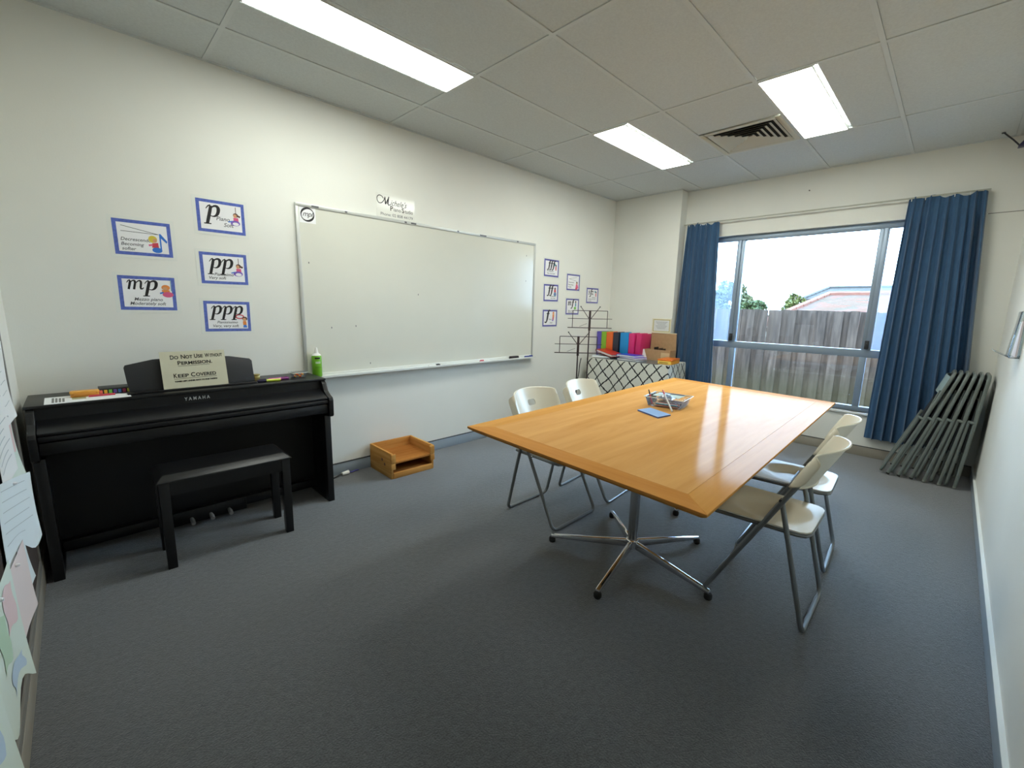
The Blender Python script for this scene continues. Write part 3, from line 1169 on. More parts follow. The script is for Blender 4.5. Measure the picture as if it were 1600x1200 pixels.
poster(4.135, 1.792, -.01, 'fff', [('Fortississimo', .022, -.08, -.04), ('Very, very loud', .022, -.08, -.064)], 'far', (.07, .01),
       'small violet bordered poster with fff, top of the left column', GR, BORDF, wsz=.088, wpos=(-.062, .012))
poster(4.140, 1.518, .01, 'ff', [('Fortissimo', .022, -.01, -.044), ('Very loud', .022, -.01, -.066)], 'red_blue', (.07, .012, 1.2),
       'small violet bordered poster with ff, middle of the left column', GR, BORDF, wsz=.10, wpos=(-.055, .005))
poster(4.136, 1.232, .0, 'f', [('Forte', .022, -.02, -.02), ('Loud', .022, -.0, -.058)], 'orange_red', (.06, .012, 1.2),
       'small violet bordered poster with a single f, bottom of the left column', GR, BORDF, wsz=.12, wpos=(-.07, -.005))
poster(4.547, 1.657, .0, None, [('Crescendo', .024, -.096, -.008), ('Becoming', .024, -.096, -.036), ('louder', .024, -.096, -.062)], 'pink_kid', (.07, -.03, 1.25),
       'small violet bordered poster with a pink figure and an opening hairpin', GR, BORDF, marks=[((-.08, .04), (.07, .062)), ((-.08, .038), (.06, .018))])
poster(4.549, 1.37, .0, 'mf', [('Mezzo forte', .022, -.08, -.056), ('Moderately loud', .018, -.08, -.073)], 'green_kid', (.062, .014, 1.2),
       'small violet bordered poster with mf, partly behind the music stand', GR, BORDF, wsz=.09, wpos=(-.088, .012))
poster(4.954, 1.514, .0, 'sfz', [('Sforzando', .02, -.01, -.03), ('Suddenly very loud', .02, -.086, -.05), ('accented', .018, -.086, -.07)], 'far', (.07, .02),
       'small violet bordered poster with sfz, nearest the corner', GR, BORDF, wsz=.08, wpos=(-.088, .016))

# things on the whiteboard tray
TRZ = wbz0-.002
bt = thing('spray_bottle', 'green and white bottle of board cleaner on the left end of the tray', 'bottle', (1.468, WY-.046, TRZ-.002))
MB().lathe([(.030, 0), (.034, .006), (.034, .150), (.031, .160)], 24).build('body', mat('bottle_green', srgb(120, 186, 44), .35, var=.06), bt)
MB().lathe([(.031, .160), (.026, .168), (.014, .178), (.013, .190), (.008, .212), (.006, .218)], 20).build('nozzle', WHITEP, bt)
lb = MB().grid(lambda u, v: (.0346*cos(R(-130+60*u)), .0346*sin(R(-130+60*u)), .136+.012*v), 8, 1)
lb.build('label_band', INK, bt)
for z in (.112, .104):
    MB().grid(lambda u, v, z=z: (.0346*cos(R(-125+60*u)), .0346*sin(R(-125+60*u)), z+.004*v), 8, 1).build('label_line', WHITEP, bt)
for z in (.07, .078):
    MB().grid(lambda u, v, z=z: (.0346*cos(R(-130+70*u)), .0346*sin(R(-130+70*u)), z+.002*v), 8, 1).build('label_line', mat('label_line_green', srgb(70, 120, 30), .5), bt)


def marker(name, label, loc, rz, body, cap, ln=.125, r=.008, group=None, cat='marker'):
    t = thing(name, label, cat, loc, rz, group)
    Tx = Matrix.Translation((-ln/2, 0, r)) @ Matrix.Rotation(pi/2, 4, 'Y')
    MB().lathe([(r*.8, 0), (r, .004), (r, ln*.62)], 12, T=Tx).build('barrel', body, t)
    MB().lathe([(r*1.08, ln*.62), (r*1.08, ln-.004), (r*.75, ln)], 12, T=Tx).build('cap', cap, t)
    MB().box(ln*.62-ln/2, ln-.01-ln/2, -.003, .003, r*2.05, r*2.05+.003).build('clip', cap, t, smooth=0)
    return t


marker('marker', 'white whiteboard marker with black cap lying mid tray', (2.50, WY-.05, TRZ-.003), .03, WHITEP, INK)
marker('marker', 'white whiteboard marker with red end on the tray nearer the eraser', (3.10, WY-.05, TRZ-.003), pi+.02, WHITEP, C_['red'])
marker('marker', 'thick blue marker at the right end of the tray', (3.745, WY-.048, TRZ-.003), .05, mat('marker_blue', srgb(44, 60, 140), .35), MATS['marker_blue'], ln=.13, r=.010)
er = thing('board_eraser', 'dark oval whiteboard eraser on the tray beside the blue marker', 'eraser', (3.52, WY-.046, TRZ-.002))
MB().prism(rrect(.13, .044, .018), 2, 0, .012).build('felt_pad', CHAR, er)
MB().prism(rrect(.125, .04, .016), 2, .012, .028).build('handle', mat('eraser_brown', srgb(40, 32, 38), .4), er, bevel=.005)

# ------------------------------------------------------------------ pinboard with papers on the left wall
pb = thing('pinboard', 'long brown felt pinboard low on the left wall, covered in papers', 'pinboard', (0, 0, 0))
MB().box(0, .012, .02, 3.03, .172, 1.52).build('felt_panel', mat('felt_brown', srgb(62, 52, 48), .95, var=.2, vscale=40, bump=.3, bscale=300), pb, smooth=0)
for a, c, d, e in ((0.02, 3.05, .133, .173), (.02, 3.05, 1.52, 1.55), (3.03, 3.05, .173, 1.52), (0, .02, .133, 1.55)):
    MB().box(0, .018, a, c, d, e).build('frame_bar', mat('pinboard_frame', srgb(142, 140, 134), .4, metal=.3), pb, bevel=.003)


def wallpaper(label, y0, y1, z0, z1, x=.016, tilt=0., curl_tr=0., curl_br=0., curl_b=0., curl_t=0., m=PAPER, lines=0, blobs=None, seed=0, torn=0., curl_r=0.):
    rnd = random.Random(seed)
    w, h = y1-y0, z1-z0
    p0 = rnd.uniform(0, 6)
    ct, st = cos(tilt), sin(tilt)

    def fn(u, v, off=0.):
        # u towards +y (far edge), v up
        a = (u-.5)*w
        c = (v-.5)*h
        yy = (y0+y1)/2 + a*ct - c*st
        zz = (z0+z1)/2 + a*st + c*ct
        xx = x + .004*sin(5*u+3*v+p0)*.5 + .002
        tr_ = max(0, u+v-1.35)/.65
        br_ = max(0, u-v-.35)/.65
        xx += curl_tr*tr_**2 + curl_br*br_**2 + curl_b*max(0, (.5-v)/.5)**2*(.4+.6*u) + curl_t*max(0, (v-.6)/.4)**2 + curl_r*u**1.6
        yy -= .35*(curl_tr*tr_**2 + curl_br*br_**2)
        if torn:
            zz += torn*sin(9*u+p0)*max(0, .3-v)
        return (xx+off, yy, zz)
    b = MB()
    b.fixn = False
    b.grid(fn, 14, 14, thick=.0006)
    o = tag(b.build('paper_sheet', m, smooth=60), label, 'paper', 'papers pinned on the left board')
    pin = Vector(fn(.5, .93))
    MB().lathe([(.005, 0), (.006, .004), (.004, .01)], 10, T=Matrix.Translation(pin) @ Matrix.Rotation(pi/2, 4, 'Y')).build('pin', C_['white'], o)
    if lines:
        q = MB()
        q.fixn = False
        for k in range(lines):
            v0 = .9-.8*k/lines
            u1 = rnd.uniform(.6, .9)
            q.grid(lambda u, v, v0=v0, u1=u1: fn(.1+(u1-.1)*u, v0+.009*v, .0012), 8, 1)
        q.build('printed_line', mat('print_grey', srgb(180, 188, 192), .7), o, smooth=0)
    if blobs:
        for c, (ua, ub, va, vb) in blobs:
            q = MB()
            q.fixn = False
            q.grid(lambda u, v: fn(ua+(ub-ua)*u + .03*sin(6*v), va+(vb-va)*v + .03*sin(5*u), .0013), 6, 6)
            q.build('printed_patch', C_[c] if c in C_ else MATS[c], o, smooth=0)
    return o


PAPB = mat('paper_bluish', srgb(222, 232, 236), .7)
PAPP = mat('paper_pinkish', srgb(228, 214, 212), .7)
PAPG = mat('paper_green', srgb(216, 228, 218), .7)
mat('pale_green', srgb(186, 212, 186), .7)
mat('pale_pink', srgb(226, 200, 200), .7)
mat('pale_blue', srgb(186, 206, 224), .7)
wallpaper('white printed worksheet, topmost of the papers on the left board', 2.62, 2.97, 1.14, 1.46, x=.014, lines=10, seed=1, curl_br=.006)
wallpaper('white sheet hanging under the topmost worksheet on the left board', 2.70, 2.98, .86, 1.17, x=.016, tilt=-.03, lines=6, seed=2, curl_br=.008, curl_b=.006)
wallpaper('white worksheet with grey print above the large curled sheet on the left board', 2.35, 2.72, .70, 1.12, x=.020, lines=12, seed=3, curl_br=.006)
wallpaper('pale green sheet tucked behind other papers on the left board', 2.62, 2.90, .62, .92, x=.012, m=PAPG, seed=4, curl_br=.02, blobs=[('pale_pink', (.5, .9, .4, .8))])
wallpaper('large bluish white sheet with its far edge curling out from the left board', 2.20, 2.62, .50, .745, x=.020, m=PAPB, lines=6, seed=5, curl_r=.042, curl_br=.004, torn=.08, tilt=-.2)
wallpaper('narrow white sheet hanging below the large curled one', 2.42, 2.66, .28, .56, x=.016, seed=6, m=PAPB, curl_br=.012, blobs=[('pale_pink', (.3, .7, .3, .7))])
wallpaper('pinkish paper rolled outward at its edge on the left board', 2.08, 2.40, .29, .535, x=.020, m=PAPP, seed=7, curl_r=.017, curl_b=.006)
wallpaper('pale sheet with green and pink artwork low on the left board', 1.72, 2.10, .25, .60, x=.020, seed=8, m=PAPG, curl_r=.012, curl_br=.012, torn=.12,
          blobs=[('pale_green', (.35, .6, .4, .8)), ('pale_pink', (.6, .9, .55, .9)), ('pale_blue', (.5, .85, .12, .3))])
wallpaper('pale artwork sheet nearest the camera on the left board', 1.36, 1.70, .24, .62, x=.018, seed=9, m=PAPG, curl_r=.012, curl_br=.012, torn=.12,
          blobs=[('pale_blue', (.5, .8, .3, .6)), ('pale_green', (.6, .9, .65, .8))])

# ------------------------------------------------------------------ digital piano
px0, px1 = .035, 1.392
pn = thing('digital_piano', 'black digital upright piano with closed lid against the back wall', 'piano', (0, 0, 0))
yb = 3.545
# cheeks (shaped side arms)
prof = [(yb, .835), (3.215, .835), (3.19, .82), (3.165, .772), (3.125, .748), (3.095, .738), (3.085, .72), (3.088, .62), (3.10, .608), (yb, .608)]
for x in (px0, px1-.028):
    MB().prism(prof, 0, x, x+.028).build('cheek', BLACK, pn, bevel=.003)
MB().box(px0-.006, px1+.004, 3.205, yb+.01, .835, .850).build('top_board', BLACK, pn, bevel=.004)
MB().box(px0+.028, px1-.028, 3.222, 3.245, .770, .835).build('fascia', BLACK, pn, smooth=0)
MB().hexa([(px0+.03, 3.105, .724), (px1-.03, 3.105, .724), (px1-.03, 3.24, .765), (px0+.03, 3.24, .765)],
          [(px0+.03, 3.105, .738), (px1-.03, 3.105, .738), (px1-.03, 3.24, .785), (px0+.03, 3.24, .785)]).build('key_lid', BLACK, pn, bevel=.003)
MB().box(px0+.03, px1-.03, 3.098, 3.122, .698, .722).build('lid_rail', BLACK, pn, bevel=.004)
MB().box(px0+.03, px1-.03, 3.105, 3.40, .635, .692).build('key_slip', BLACK, pn, bevel=.004)
MB().box(px0+.03, px1-.03, 3.40, 3.44, .10, .84).build('back_panel', BLACKD, pn, smooth=0)
for x in (px0+.008, px1-.036):
    MB().box(x, x+.024, 3.20, yb, .06, .61).build('side_panel', BLACK, pn, smooth=0)
    MB().box(x-.006, x+.034, 3.142, 3.19, 0, .61).build('leg', BLACK, pn, bevel=.003)
    MB().box(x-.006, x+.034, 3.19, yb, 0, .05).build('side_foot', BLACK, pn, bevel=.003)
MB().box(px0+.04, px1-.04, 3.35, 3.39, .05, .105).build('bottom_rail', BLACK, pn, bevel=.004)
MB().box(.52, .90, 3.325, 3.35, .035, .115).build('pedal_box', BLACK, pn, bevel=.004)
for x in (.61, .706, .802):
    pd = MB()
    pd.tube([(x, 3.33, .062), (x, 3.295, .060), (x, 3.268, .052)], [.009, .012, .011], 10)
    pd.build('pedal', mat('pedal_nickel', srgb(226, 226, 222), .35, metal=.6), pn)
lettering('YAMAHA', .026, TWat(.626, .797, -3.2212), mat('logo_silver', srgb(226, 228, 224), .3), pn, spacing=1.6, fit=.118, bold=.0006)
mr_pts = [(.41, .848), (.402, .90), (.396, .985), (.402, .998), (.52, 1.022), (.70, 1.03), (.88, 1.018), (.985, .997), (.996, .985), (.997, .848)]
mr_ = MB()
vs0 = [(x, 3.30+(z-.848)*.22, z) for x, z in mr_pts]
vs1 = [(x, 3.312+(z-.848)*.22, z) for x, z in mr_pts]
n = len(mr_pts)
mr_.add(vs0+vs1, [tuple(range(n)), tuple(range(2*n-1, n-1, -1))]+[(i, i+n, (i+1) % n+n, (i+1) % n) for i in range(n)])
mr_.build('music_rest', mat('rest_grey', srgb(38, 39, 42), .45), pn, bevel=.002)
MB().box(.395, 1.0, 3.262, 3.31, .850, .860).build('rest_ledge', BLACK, pn, bevel=.003)

# handwritten card on the music rest
sgn = thing('warning_card', 'beige handwritten card asking not to use, propped on the piano music rest', 'sign', (.699, 3.274, .861), 0)
sgn.rotation_euler = (R(-12), 0, 0)
KR = mat('beige_card', srgb(206, 202, 176), .75, var=.03)
MB().box(-.152, .152, 0, .003, 0, .205).build('card', KR, sgn, smooth=0)
PEN = mat('marker_ink', srgb(40, 38, 36), .6)


def hand(body, x, z, size, fit):
    lettering(body, size, TWat(x, z, .0006, R(.6)), PEN, sgn, fit=fit, bold=.0008)


hand('D', -.108, .162, .032, .017); hand('O', -.089, .1625, .025, .019)
hand('N', -.060, .1635, .032, .020); hand('OT', -.038, .164, .025, .033)
hand('U', .002, .165, .032, .016); hand('SE', .020, .1655, .025, .024)
hand('W', .054, .166, .030, .022); hand('ITHOUT', .078, .1665, .025, .060)
hand('P', -.078, .1295, .031, .015); hand('ERMISSION.', -.061, .130, .025, .145)
hand('K', -.103, .0585, .033, .017); hand('EEP', -.084, .0590, .026, .050)
hand('C', -.024, .0600, .033, .020); hand('OVERED', -.001, .0605, .026, .098)
hand('TONED LEFT UNDER MATT TO DUE TAKING', -.100, .034, .0095, .20)
b = MB()
b.fixn = False
for x0, x1, z0, z1 in ((-.076, .072, .1225, .1245), (-.102, .098, .0510, .0545)):
    vs, fs = stroke2d([(x0, z0), (x1, z1)], .0018)
    b.add([(v.x, -.0006, v.y) for v in vs], fs)
b.build('underline', PEN, sgn, smooth=0)

# things lying on the piano top
PT = .850
ps = thing('music_sheet', 'white printed sheet lying flat at the left end of the piano top', 'paper', (.25, 3.315, PT), R(1))
MB().box(-.155, .155, -.10, .10, 0, .0008).build('sheet', PAPER, ps, smooth=0)
for k in range(4):
    MB().box(-.13+.012*k, -.122+.012*k, -.07, .07-.01*k, .0008, .0010).build('print_column', mat('print_dark', srgb(120, 120, 118), .7), ps, smooth=0)
MB().box(-.06, -.01, -.03, .06, .0008, .0010).build('print_picture', mat('print_olive', srgb(170, 166, 120), .7), ps, smooth=0)
pc = thing('pencil_case', 'orange translucent plastic case lying on the sheet on the piano', 'case', (.238, 3.36, PT+.001), R(-2))
MB().prism(rrect(.106, .046, .012), 2, 0, .016).build('body', mat('case_orange', srgb(226, 152, 60), .3, var=.06, vscale=20), pc, bevel=.003)
MB().prism(rrect(.110, .050, .013), 2, .016, .030).build('lid', mat('case_orange_lid', srgb(238, 170, 74), .25), pc, bevel=.004)
MB().box(-.04, .04, -.027, -.024, .008, .022).build('clasp', MATS['case_orange'], pc, bevel=.001)
rp = MB().tube([(-.05, 0, .005), (.05, 0, .005)], .005, 8)
rpo = tag(rp.build('red_pencil', C_['red'], loc=(.30, 3.315, PT+.001)), 'red pencil lying in front of the orange case on the piano', 'pencil')
mk_t = thing('marker_box', 'flat black box with a row of eight bright square markers, on the piano', 'box', (.362, 3.40, PT), 0)
MB().box(-.072, .072, -.05, .06, 0, .032).build('case', CHAR, mk_t, bevel=.002)
for k, c in enumerate(((236, 112, 92), (238, 186, 60), (120, 204, 84), (108, 72, 160), (64, 130, 196), (176, 60, 92), (206, 206, 72), (200, 84, 120))):
    x = -.064+.0182*k
    MB().box(x-.0065, x+.0065, -.056, -.045, .007, .025).build('marker_end', mat('tab_%d' % k, srgb(*c), .35), mk_t, bevel=.0012)
gb = thing('small_gold_tin', 'tiny gold square tin behind the highlighters on the piano', 'tin', (1.018, 3.36, PT), .3)
MB().box(-.018, .018, -.018, .018, 0, .034).build('body', mat('gold_tin', srgb(150, 134, 80), .3, metal=.7), gb, bevel=.003)
MB().box(-.019, .019, -.019, .019, .034, .044).build('lid', MATS['gold_tin'], gb, bevel=.003)
marker('highlighter', 'yellow highlighter pen with dark cap on the piano', (1.07, 3.272, PT), pi-.12, mat('hi_yellow', srgb(206, 222, 70), .35), mat('hi_navy', srgb(40, 36, 66), .4), ln=.13, r=.0085, cat='pen')
marker('highlighter', 'pink highlighter pen behind the yellow one on the piano', (1.135, 3.302, PT), -.05, mat('hi_pink', srgb(214, 84, 170), .35), mat('hi_violet', srgb(120, 40, 110), .4), ln=.12, r=.0085, cat='pen')
CLEARP = glass('clear_plastic', tint=(.97, .98, .98, 1), haze=.06, ior=1.2)
RIMP = mat('pale_rim_highlight', srgb(222, 224, 210), .3)  # opaque pale colour; the pencil tub's rim highlight is painted into it
ty = thing('sweet_tub', 'small clear tub of orange pieces at the right end of the piano', 'tub', (1.272, 3.355, PT))


def open_box(b, w0, d0, w1, d1, h, th, rim=0., mi=0):
    """tapered open box: outer bottom w0 x d0, top w1 x d1"""
    def ring(w, d, z):
        return [(-w/2, -d/2, z), (w/2, -d/2, z), (w/2, d/2, z), (-w/2, d/2, z)]
    rings = [ring(w0, d0, 0), ring(w1, d1, h)]
    if rim:
        rings += [ring(w1+2*rim, d1+2*rim, h), ring(w1+2*rim, d1+2*rim, h+.002), ring(w1, d1, h+.002)]
    rings += [ring(w1-2*th, d1-2*th, h), ring(w0-2*th, d0-2*th, th)]
    vs = [p for r_ in rings for p in r_]
    fs = []
    for i in range(len(rings)-1):
        for j in range(4):
            fs.append((i*4+j, i*4+(j+1) % 4, (i+1)*4+(j+1) % 4, (i+1)*4+j))
    fs.append((3, 2, 1, 0))
    k = (len(rings)-1)*4
    fs.append((k, k+1, k+2, k+3))
    return b.add(vs, fs, mi)


open_box(MB(), .07, .055, .085, .07, .032, .0015, .006).build('tub', CLEARP, ty, smooth=0)
MB().tube([(-.048, -.041, .0335), (.048, -.041, .0335), (.048, .041, .0335), (-.048, .041, .0335)], .0022, 6, closed=True).build('rim', RIMP, ty)
MB().box(-.048, .048, -.04, .04, .036, .038).build('lid', CLEARP, ty, smooth=0)
rnd = random.Random(4)
for k in range(10):
    x, y = -.024+.016*(k % 4), -.016+.016*(k//4)
    sw = MB().lathe([(.003, 0), (.0075, .004), (.0075, .008), (.003, .012)], 8)
    so = sw.build('sweet', mat('sweet_orange' if k % 3 else 'sweet_amber', srgb(226, 96, 36) if k % 3 else srgb(214, 160, 50), .25), loc=(1.272+x, 3.355+y, PT+.002+.011*(k % 2)))
    tag(so, 'small %s piece inside the clear tub on the piano' % ('orange' if k % 3 else 'amber'), 'sweet', 'orange pieces in the tub')

# piano bench
bn = thing('piano_bench', 'black padded piano bench in front of the piano', 'bench', (.744, 3.035, 0), R(-1))
bw, bd = .308, .142
bw2 = bw
cu = MB()
cu.hexa([(-bw, -bd-.008, .455), (bw, -bd-.008, .455), (bw, bd+.008, .455), (-bw, bd+.008, .455)],
        [(-bw, -bd-.008, .462), (bw, -bd-.008, .462), (bw, bd+.008, .462), (-bw, bd+.008, .462)])
cu.build('seat_board', BLACK, bn, bevel=.002)
cs = MB()
cs.hexa([(-bw, -bd-.006, .462), (bw, -bd-.006, .462), (bw, bd+.006, .462), (-bw, bd+.006, .462)],
        [(-bw+.03, -bd+.035, .488), (bw-.03, -bd+.035, .488), (bw-.03, bd-.035, .488), (-bw+.03, bd-.035, .488)])
cs.build('cushion', mat('black_vinyl', srgb(22, 23, 25), .35, bump=.1, bscale=500), bn, bevel=.006)
ap = MB()
for a, c, d, e in ((-.26, .26, -.135, -.115), (-.26, .26, .115, .135), (-.29, -.27, -.10, .10), (.27, .29, -.10, .10)):
    ap.box(a, c, d, e, .385, .455)
ap.build('apron', BLACK, bn, smooth=0)
for sx in (-1, 1):
    for sy in (-1, 1):
        x, y = sx*.278, sy*.118
        MB().hexa([(x-.02, y-.02, 0), (x+.02, y-.02, 0), (x+.02, y+.02, 0), (x-.02, y+.02, 0)],
                  [(x-.022, y-.022, .455), (x+.022, y-.022, .455), (x+.022, y+.022, .455), (x-.022, y+.022, .455)]).build('leg', BLACK, bn, bevel=.003)

# power plug on floor beside the piano
pl = thing('power_plug', 'white power plug with dark cord lying on the carpet beside the piano', 'plug', (1.64, WY-.05, 0), R(10))
MB().tube([(-.03, 0, .017), (.03, 0, .017)], [.014, .017], 10).build('plug_body', WHITEP, pl, bevel=.002)
MB().tube([(-.03, 0, .017), (-.05, .002, .016), (-.09, .0, .006), (-.16, .012, .005), (-.235, .02, .005)], .005, 8).build('cord', CHAR, pl)
MB().tube([(.03, 0, .017), (.06, .0, .008), (.10, .012, .006), (.125, .005, .006)], .006, 8).build('blue_cord', mat('cord_blue', srgb(84, 84, 150), .5), pl)

# ------------------------------------------------------------------ wooden paper tray on the floor
PINE = wood('pine', srgb(176, 116, 56), srgb(214, 160, 92), 0, 16, .4)
PINE2 = wood('pine_side', srgb(182, 124, 60), srgb(222, 172, 104), 1, 14, .4)
PINED = wood('pine_dark', srgb(150, 92, 44), srgb(186, 126, 66), 0, 12, .35)
wt = thing('wooden_paper_tray', 'pine two tier paper tray standing on the carpet under the whiteboard', 'tray', (2.062, 3.385, 0), R(-1))
w2, d2 = .185, .178
for sx in (-1, 1):
    x0, x1 = (sx*w2-.009, sx*w2+.009)
    sd = MB().prism([(-d2, 0), (d2, 0), (d2, .205), (-d2, .205)], 0, x0, x1)
    sd.build('side', PINE2, wt, bevel=.002)
    MB().box(x0-.004 if sx < 0 else x0-.018, x1+.018 if sx < 0 else x1+.004, -d2-.010, -d2+.006, .130, .200).build('front_lip', PINE2, wt, bevel=.002)
    MB().box(x0-.004 if sx < 0 else x0-.016, x1+.016 if sx < 0 else x1+.004, -d2-.010, -d2+.006, .075, .125).build('front_lip', PINE2, wt, bevel=.002)
MB().box(-w2+.009, w2-.009, d2-.016, d2, .0, .205).build('back', PINE, wt, bevel=.002)
MB().box(-w2+.009, w2-.009, -d2, d2-.016, .118, .130).build('shelf', PINED, wt, smooth=0)
MB().box(-w2+.009, w2-.009, -d2, d2-.016, .030, .040).build('shelf', PINED, wt, smooth=0)
MB().box(-w2+.009, w2-.009, -d2-.006, -d2+.008, 0, .046).build('front_rail', PINE, wt, bevel=.002)
kn = MB()
for z, y in ((.125, -.03), (.095, -.07)):
    kn.lathe([(.013, 0), (.011, .0006)], 12, T=Matrix.Translation((-w2-.009, y, z)) @ Matrix.Rotation(-pi/2, 4, 'Y'))
kn.build('wood_knot', mat('knot', srgb(104, 62, 34), .5), wt)

# ------------------------------------------------------------------ meeting table
TZp = .735
C00, C01, C11, C10 = Vector((1.624, 1.982)), Vector((1.547, .731)), Vector((3.983, .795)), Vector((4.138, 2.05))


def tq(u, v):   # u along length (0 near), v across (0 = right/window-left side ... 1 = whiteboard side)
    a = C01.lerp(C11, u)
    c = C00.lerp(C10, u)
    return a.lerp(c, v)


tb = thing('meeting_table', 'big honey coloured wooden meeting table with two chrome pedestals', 'table', (2.82, 1.39, 0))
T0 = Vector((2.82, 1.39))


def tp(u, v, z):
    q = tq(u, v)-T0
    return (q.x, q.y, z)


WF = wood('table_veneer', srgb(198, 143, 80), srgb(220, 168, 104), 0, 9, .38, coat=.15, coat_rough=.11, ratio=.10, bump=.02)
WE = wood('table_edge_long', srgb(198, 140, 70), srgb(216, 160, 88), 0, 12, .38, coat=.15, coat_rough=.11, ratio=.06, bump=.02)
WE2 = wood('table_edge_short', srgb(186, 124, 60), srgb(206, 146, 78), 1, 12, .38, coat=.15, coat_rough=.11, ratio=.06, bump=.02)
du, dv = .105/2.5, .105/1.26
zt_, zb_ = TZp, TZp-.028
MB().hexa([tp(du, dv, zb_), tp(1-du, dv, zb_), tp(1-du, 1-dv, zb_), tp(du, 1-dv, zb_)],
          [tp(du, dv, zt_), tp(1-du, dv, zt_), tp(1-du, 1-dv, zt_), tp(du, 1-dv, zt_)]).build('tabletop', WF, tb, smooth=0)


def border(q, m):
    lo, hi = [], []
    cen = Vector((.5, .5))
    for i, (u, v) in enumerate(q):
        hi.append(tp(u, v, zt_))
        uu, vv = u, v
        if i < 2:   # outer points: undercut bevel
            uu = u+(.010 if u < .5 else -.010)
            vv = v+(.02 if v < .5 else -.02)
        lo.append(tp(uu, vv, zb_))
    mid = [tp(u, v, zt_-.010) for u, v in q]
    b = MB()
    b.add(lo+mid+hi, [(3, 2, 1, 0), (8, 9, 10, 11)] + [(i, (i+1) % 4, 4+(i+1) % 4, 4+i) for i in range(4)] + [(4+i, 4+(i+1) % 4, 8+(i+1) % 4, 8+i) for i in range(4)])
    return b.build('border_board', m, tb, bevel=.0012, segs=1)


border([(0, 0), (1, 0), (1-du, dv), (du, dv)], WE)
border([(1, 1), (0, 1), (du, 1-dv), (1-du, 1-dv)], WE)
border([(0, 1), (0, 0), (du, dv), (du, 1-dv)], WE2)
border([(1, 0), (1, 1), (1-du, 1-dv), (1-du, dv)], WE2)
for px_, py_, a0 in ((2.302, 1.372, 118), (3.40, 1.49, 189)):
    ped = MB()
    cx, cy = px_-T0.x, py_-T0.y
    ped.lathe([(.026, .055), (.026, zb_-.006)], 24, (cx, cy, 0))
    po = ped.build('pedestal', STEEL, tb)
    MB().lathe([(.030, .050), (.034, .052), (.034, .098), (.031, .102), (.0265, .103)], 24, (cx, cy, 0)).build('hub_ring', CHROME, po)
    MB().box(cx-.16, cx+.16, cy-.16, cy+.16, zb_-.008, zb_).build('top_plate', CHAR, po, smooth=0)
    for k in range(5):
        a = R(a0+72*k)
        Tm = Matrix.Translation((cx, cy, 0)) @ Matrix.Rotation(a, 4, 'Z')
        lb_ = [(.030, -.011, .052), (.030, .011, .052), (.455, .011, .026), (.455, -.011, .026)]
        lt_ = [(.030, -.011, .096), (.030, .011, .096), (.455, .011, .046), (.455, -.011, .046)]
        MB().hexa([Tm @ Vector(p) for p in lb_], [Tm @ Vector(p) for p in lt_]).build('leg', CHROME, po, bevel=.005)
        MB().lathe([(.016, 0), (.019, .006), (.019, .022), (.014, .030)], 14, T=Tm @ Matrix.Translation((.448, 0, 0))).build('foot', RUBBER, po)

# ------------------------------------------------------------------ folding chairs
LEAN = .49


def yl(z):
    return .205-LEAN*z


def ring_panel(outer, inner, fn, thick, rings=4):
    """outer/inner: equal-length 2-D loops; fn maps (a,c)->3-D; inner None => fan to centre"""
    n = len(outer)
    loops = []
    if inner is None:
        cxy = (sum(p[0] for p in outer)/n, sum(p[1] for p in outer)/n)
        inner = [(cxy[0]+(p[0]-cxy[0])*.02, cxy[1]+(p[1]-cxy[1])*.02) for p in outer]
        closed = True
        rings = max(7, rings)
    else:
        closed = False
    for k in range(rings+1):
        t = (k/rings)**1.5
        loops.append([(a[0]*(1-t)+c[0]*t, a[1]*(1-t)+c[1]*t) for a, c in zip(outer, inner)])
    front = [Vector(fn(*p)) for lp in loops for p in lp]
    fs = []
    for k in range(rings):
        for i in range(n):
            fs.append((k*n+i, k*n+(i+1) % n, (k+1)*n+(i+1) % n, (k+1)*n+i))
    if closed:
        fs.append(tuple(rings*n+i for i in range(n)))
    N = [Vector((0, 0, 0)) for _ in front]
    for f in fs:
        nn = (front[f[1]]-front[f[0]]).cross(front[f[-1]]-front[f[0]])
        for i in f:
            N[i] = N[i]+nn
    back = [p-N[i].normalized()*thick for i, p in enumerate(front)]
    o = len(front)
    allf = fs+[tuple(o+i for i in reversed(f)) for f in fs]
    allf += [(i, o+i, o+(i+1) % n, (i+1) % n) for i in range(n)]
    if not closed:
        q = rings*n
        allf += [(q+(i+1) % n, o+q+(i+1) % n, o+q+i, q+i) for i in range(n)]
    return front+back, allf


def dense(loop, n):
    """resample a closed 2-D loop to n points by arc length, starting at angle 0 side"""
    L = [0]
    for i in range(len(loop)):
        a, c = loop[i], loop[(i+1) % len(loop)]
        L.append(L[-1]+math.hypot(a[0]-c[0], a[1]-c[1]))
    out = []
    for k in range(n):
        s = L[-1]*k/n
        i = max(j for j in range(len(loop)) if L[j] <= s+1e-12)
        a, c = loop[i], loop[(i+1) % len(loop)]
        t = (s-L[i])/max(1e-9, L[i+1]-L[i])
        out.append((a[0]*(1-t)+c[0]*t, a[1]*(1-t)+c[1]*t))
    return out


